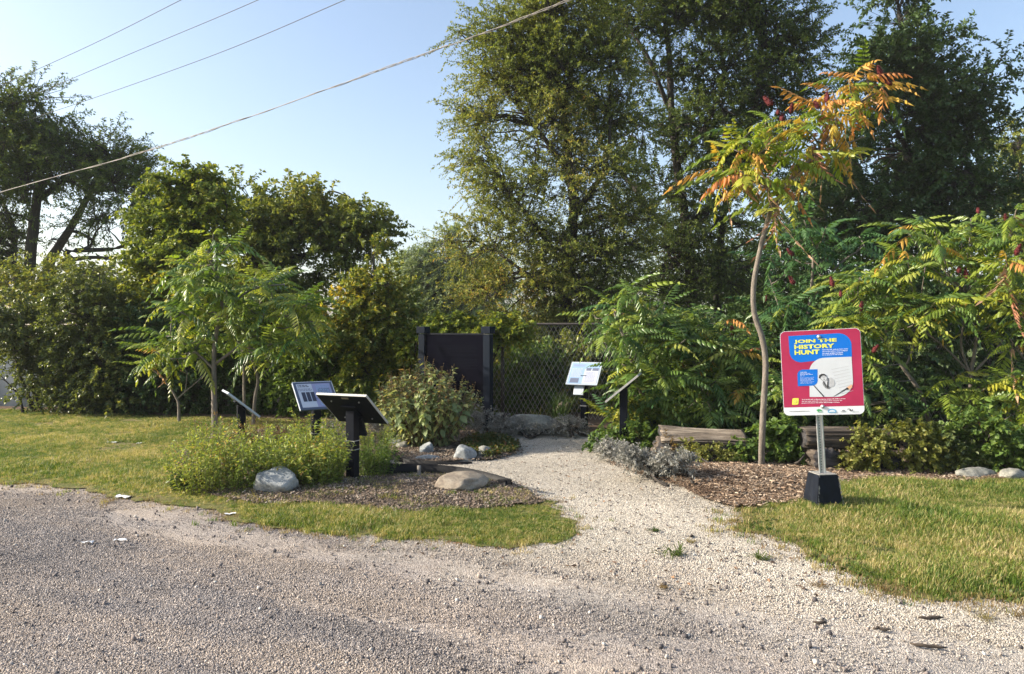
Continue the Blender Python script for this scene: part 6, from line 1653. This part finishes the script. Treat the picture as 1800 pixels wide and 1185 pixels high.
# ------------------------------------------------------------------ overhead cables
def cable(label, pts, r, mat, group, twist=False, name='overhead_cable'):
    P3 = [P(*q) for q in pts]; sm = smooth_line(P3, 14); base = sm[0].copy()
    root = thing(name, label, 'cable', base, group); g = Geo()
    if not twist:
        g.tube(sm, r, 5); link('strand', g.mesh('strand', M[mat], base, True), root)
    else:
        fine = smooth_line(sm, 5)
        for k in range(3):
            g = Geo(); q = []
            for i, p_ in enumerate(fine):
                a = i * .16 + k * 2.1; amp = r * (1.0 + .9 * math.sin(i * .041 + k)); q.append(p_ + Vector((0, math.cos(a) * amp, math.sin(a) * amp)))
            g.tube(q, r * .62, 5, seed=k); link('strand', g.mesh('strand', M[mat], base, True), root)
    return root
gC = 'overhead power lines'
cable('thin overhead wire nearest the top left corner', [(-420, 330, 26), (52, 128, 20), (322, -2, 15), (560, -130, 12.5)], .007, 'cable', gC)
cable('thin overhead wire, middle of the three parallel ones', [(-420, 375, 26), (118, 142, 20), (458, -2, 15), (700, -120, 12.5)], .007, 'cable', gC)
cable('thin overhead wire, lowest of the three parallel ones', [(-400, 345, 26), (0, 226, 21), (335, 112, 16), (606, 0, 13), (800, -90, 11.5)], .0065, 'cable', gC)
cable('thick twisted overhead cable crossing low from the left edge up to the broad tree', [(-300, 425, 17.5), (0, 338, 15), (230, 274, 13.2), (420, 212, 12), (600, 148, 11), (760, 90, 10.3), (830, 66, 10), (1005, -2, 9.4), (1180, -80, 8.8)], .008, 'cable_lt', gC, True, 'twisted_cable')

# ------------------------------------------------------------------ litter, twigs and bark on the gravel
def scrap(label, px, py, w, d, seed, grp='white litter'):
    rg = RS(seed); b = B(px, py); n = 6; V = []; Q = []
    for j in range(3):
        for i in range(n): V.append(((i / (n - 1) - .5) * w + rg.normal() * .004, (j / 2 - .5) * d + rg.normal() * .003, .012 + rg.uniform(0, .014)))
    for j in range(2):
        for i in range(n - 1): Q.append((j * n + i, j * n + i + 1, (j + 1) * n + i + 1, (j + 1) * n + i))
    V = np.array(V); V2 = V - [0, 0, .003]; Q = np.array(Q)
    me = make_mesh('litter', np.concatenate([V, V2]), [np.concatenate([Q, Q[:, ::-1] + len(V)])], M['litter'], None, False)
    tag(link('litter', me, None, b, (0, 0, rg.uniform(-.3, .3))), label, 'litter', grp)
scrap('crumpled white scrap at the road edge of the left lawn', 218, 878, .15, .07, 1)
scrap('white scrap lying on the left lawn', 196, 779, .17, .07, 2); scrap('small white scrap right of the larger one on the left lawn', 246, 780, .08, .05, 3)
scrap('thin white scrap on the road below the left lawn', 155, 954, .09, .03, 4); scrap('narrow pale scrap on the road, right of the thin one', 212, 950, .09, .02, 5); scrap('small pale scrap on the gravel below the front bed', 405, 908, .08, .03, 6)
def twig(label, px, py, L, a, seed):
    rg = RS(seed); b = B(px, py); g = Geo(); pts = [Vector(((i / 6 - .5) * L, rg.normal() * .006, .010 + rg.uniform(0, .006))) for i in range(7)]
    g.tube(pts, [.004, .007, .009, .008, .009, .006, .003], 6, rough=.5, seed=seed)
    tag(link('twig', g.mesh('twig', M['log_dk']), None, b, (0, 0, a)), label, 'twig', 'twigs on the gravel')
twig('dark twig at the bottom right of the road', 1632, 1142, .15, -.35, 1); twig('thin stick on the gravel under the tip of the right lawn', 1636, 1090, .13, .02, 2); twig('small dark bit of bark on the path mouth', 1443, 1102, .07, .1, 3)
twig('tiny stick near the right lawn edge', 1215, 945, .06, 1.2, 4); twig('stick left of the dark twig at the bottom', 1550, 1113, .08, -.1, 5)

# mushroomy shelf on a stump behind the pale blue lectern
def stump():
    b = B(985, 755, 11.3); r = thing('dead_stump', 'broken dead stump behind the pale blue lectern', 'stump', b); g = Geo(); rg = RS(3)
    g.tube([(0, 0, -.05), (.02, 0, .14), (-.03, 0, .24), (.03, .02, .33), (.02, 0, .37)], [.08, .075, .08, .05, .02], 9, rough=.5, seed=4); g.tube([(.02, 0, .2), (.10, -.02, .28), (.13, -.03, .36)], [.05, .05, .03], 8, rough=.5, seed=8)
    link('trunk', g.mesh('trunk', M['log_dk'], (0, 0, 0), True), r)
stump()

# ------------------------------------------------------------------ summer haze
hz = Geo(); hz.box((-420, -60, -2.2), (420, 420, 40))
hm = bpy.data.materials.new('haze'); hm.use_nodes = True
hn = hm.node_tree; hn.nodes.remove(hn.nodes['Principled BSDF'])
pv = hn.nodes.new('ShaderNodeVolumePrincipled'); pv.inputs['Color'].default_value = (.93, .96, 1, 1); pv.inputs['Density'].default_value = HAZE
hn.links.new(pv.outputs[0], hn.nodes['Material Output'].inputs['Volume'])
tag(link('haze', hz.mesh('haze', hm)), 'thin pale summer haze over the far trees', 'haze', None, 'stuff')
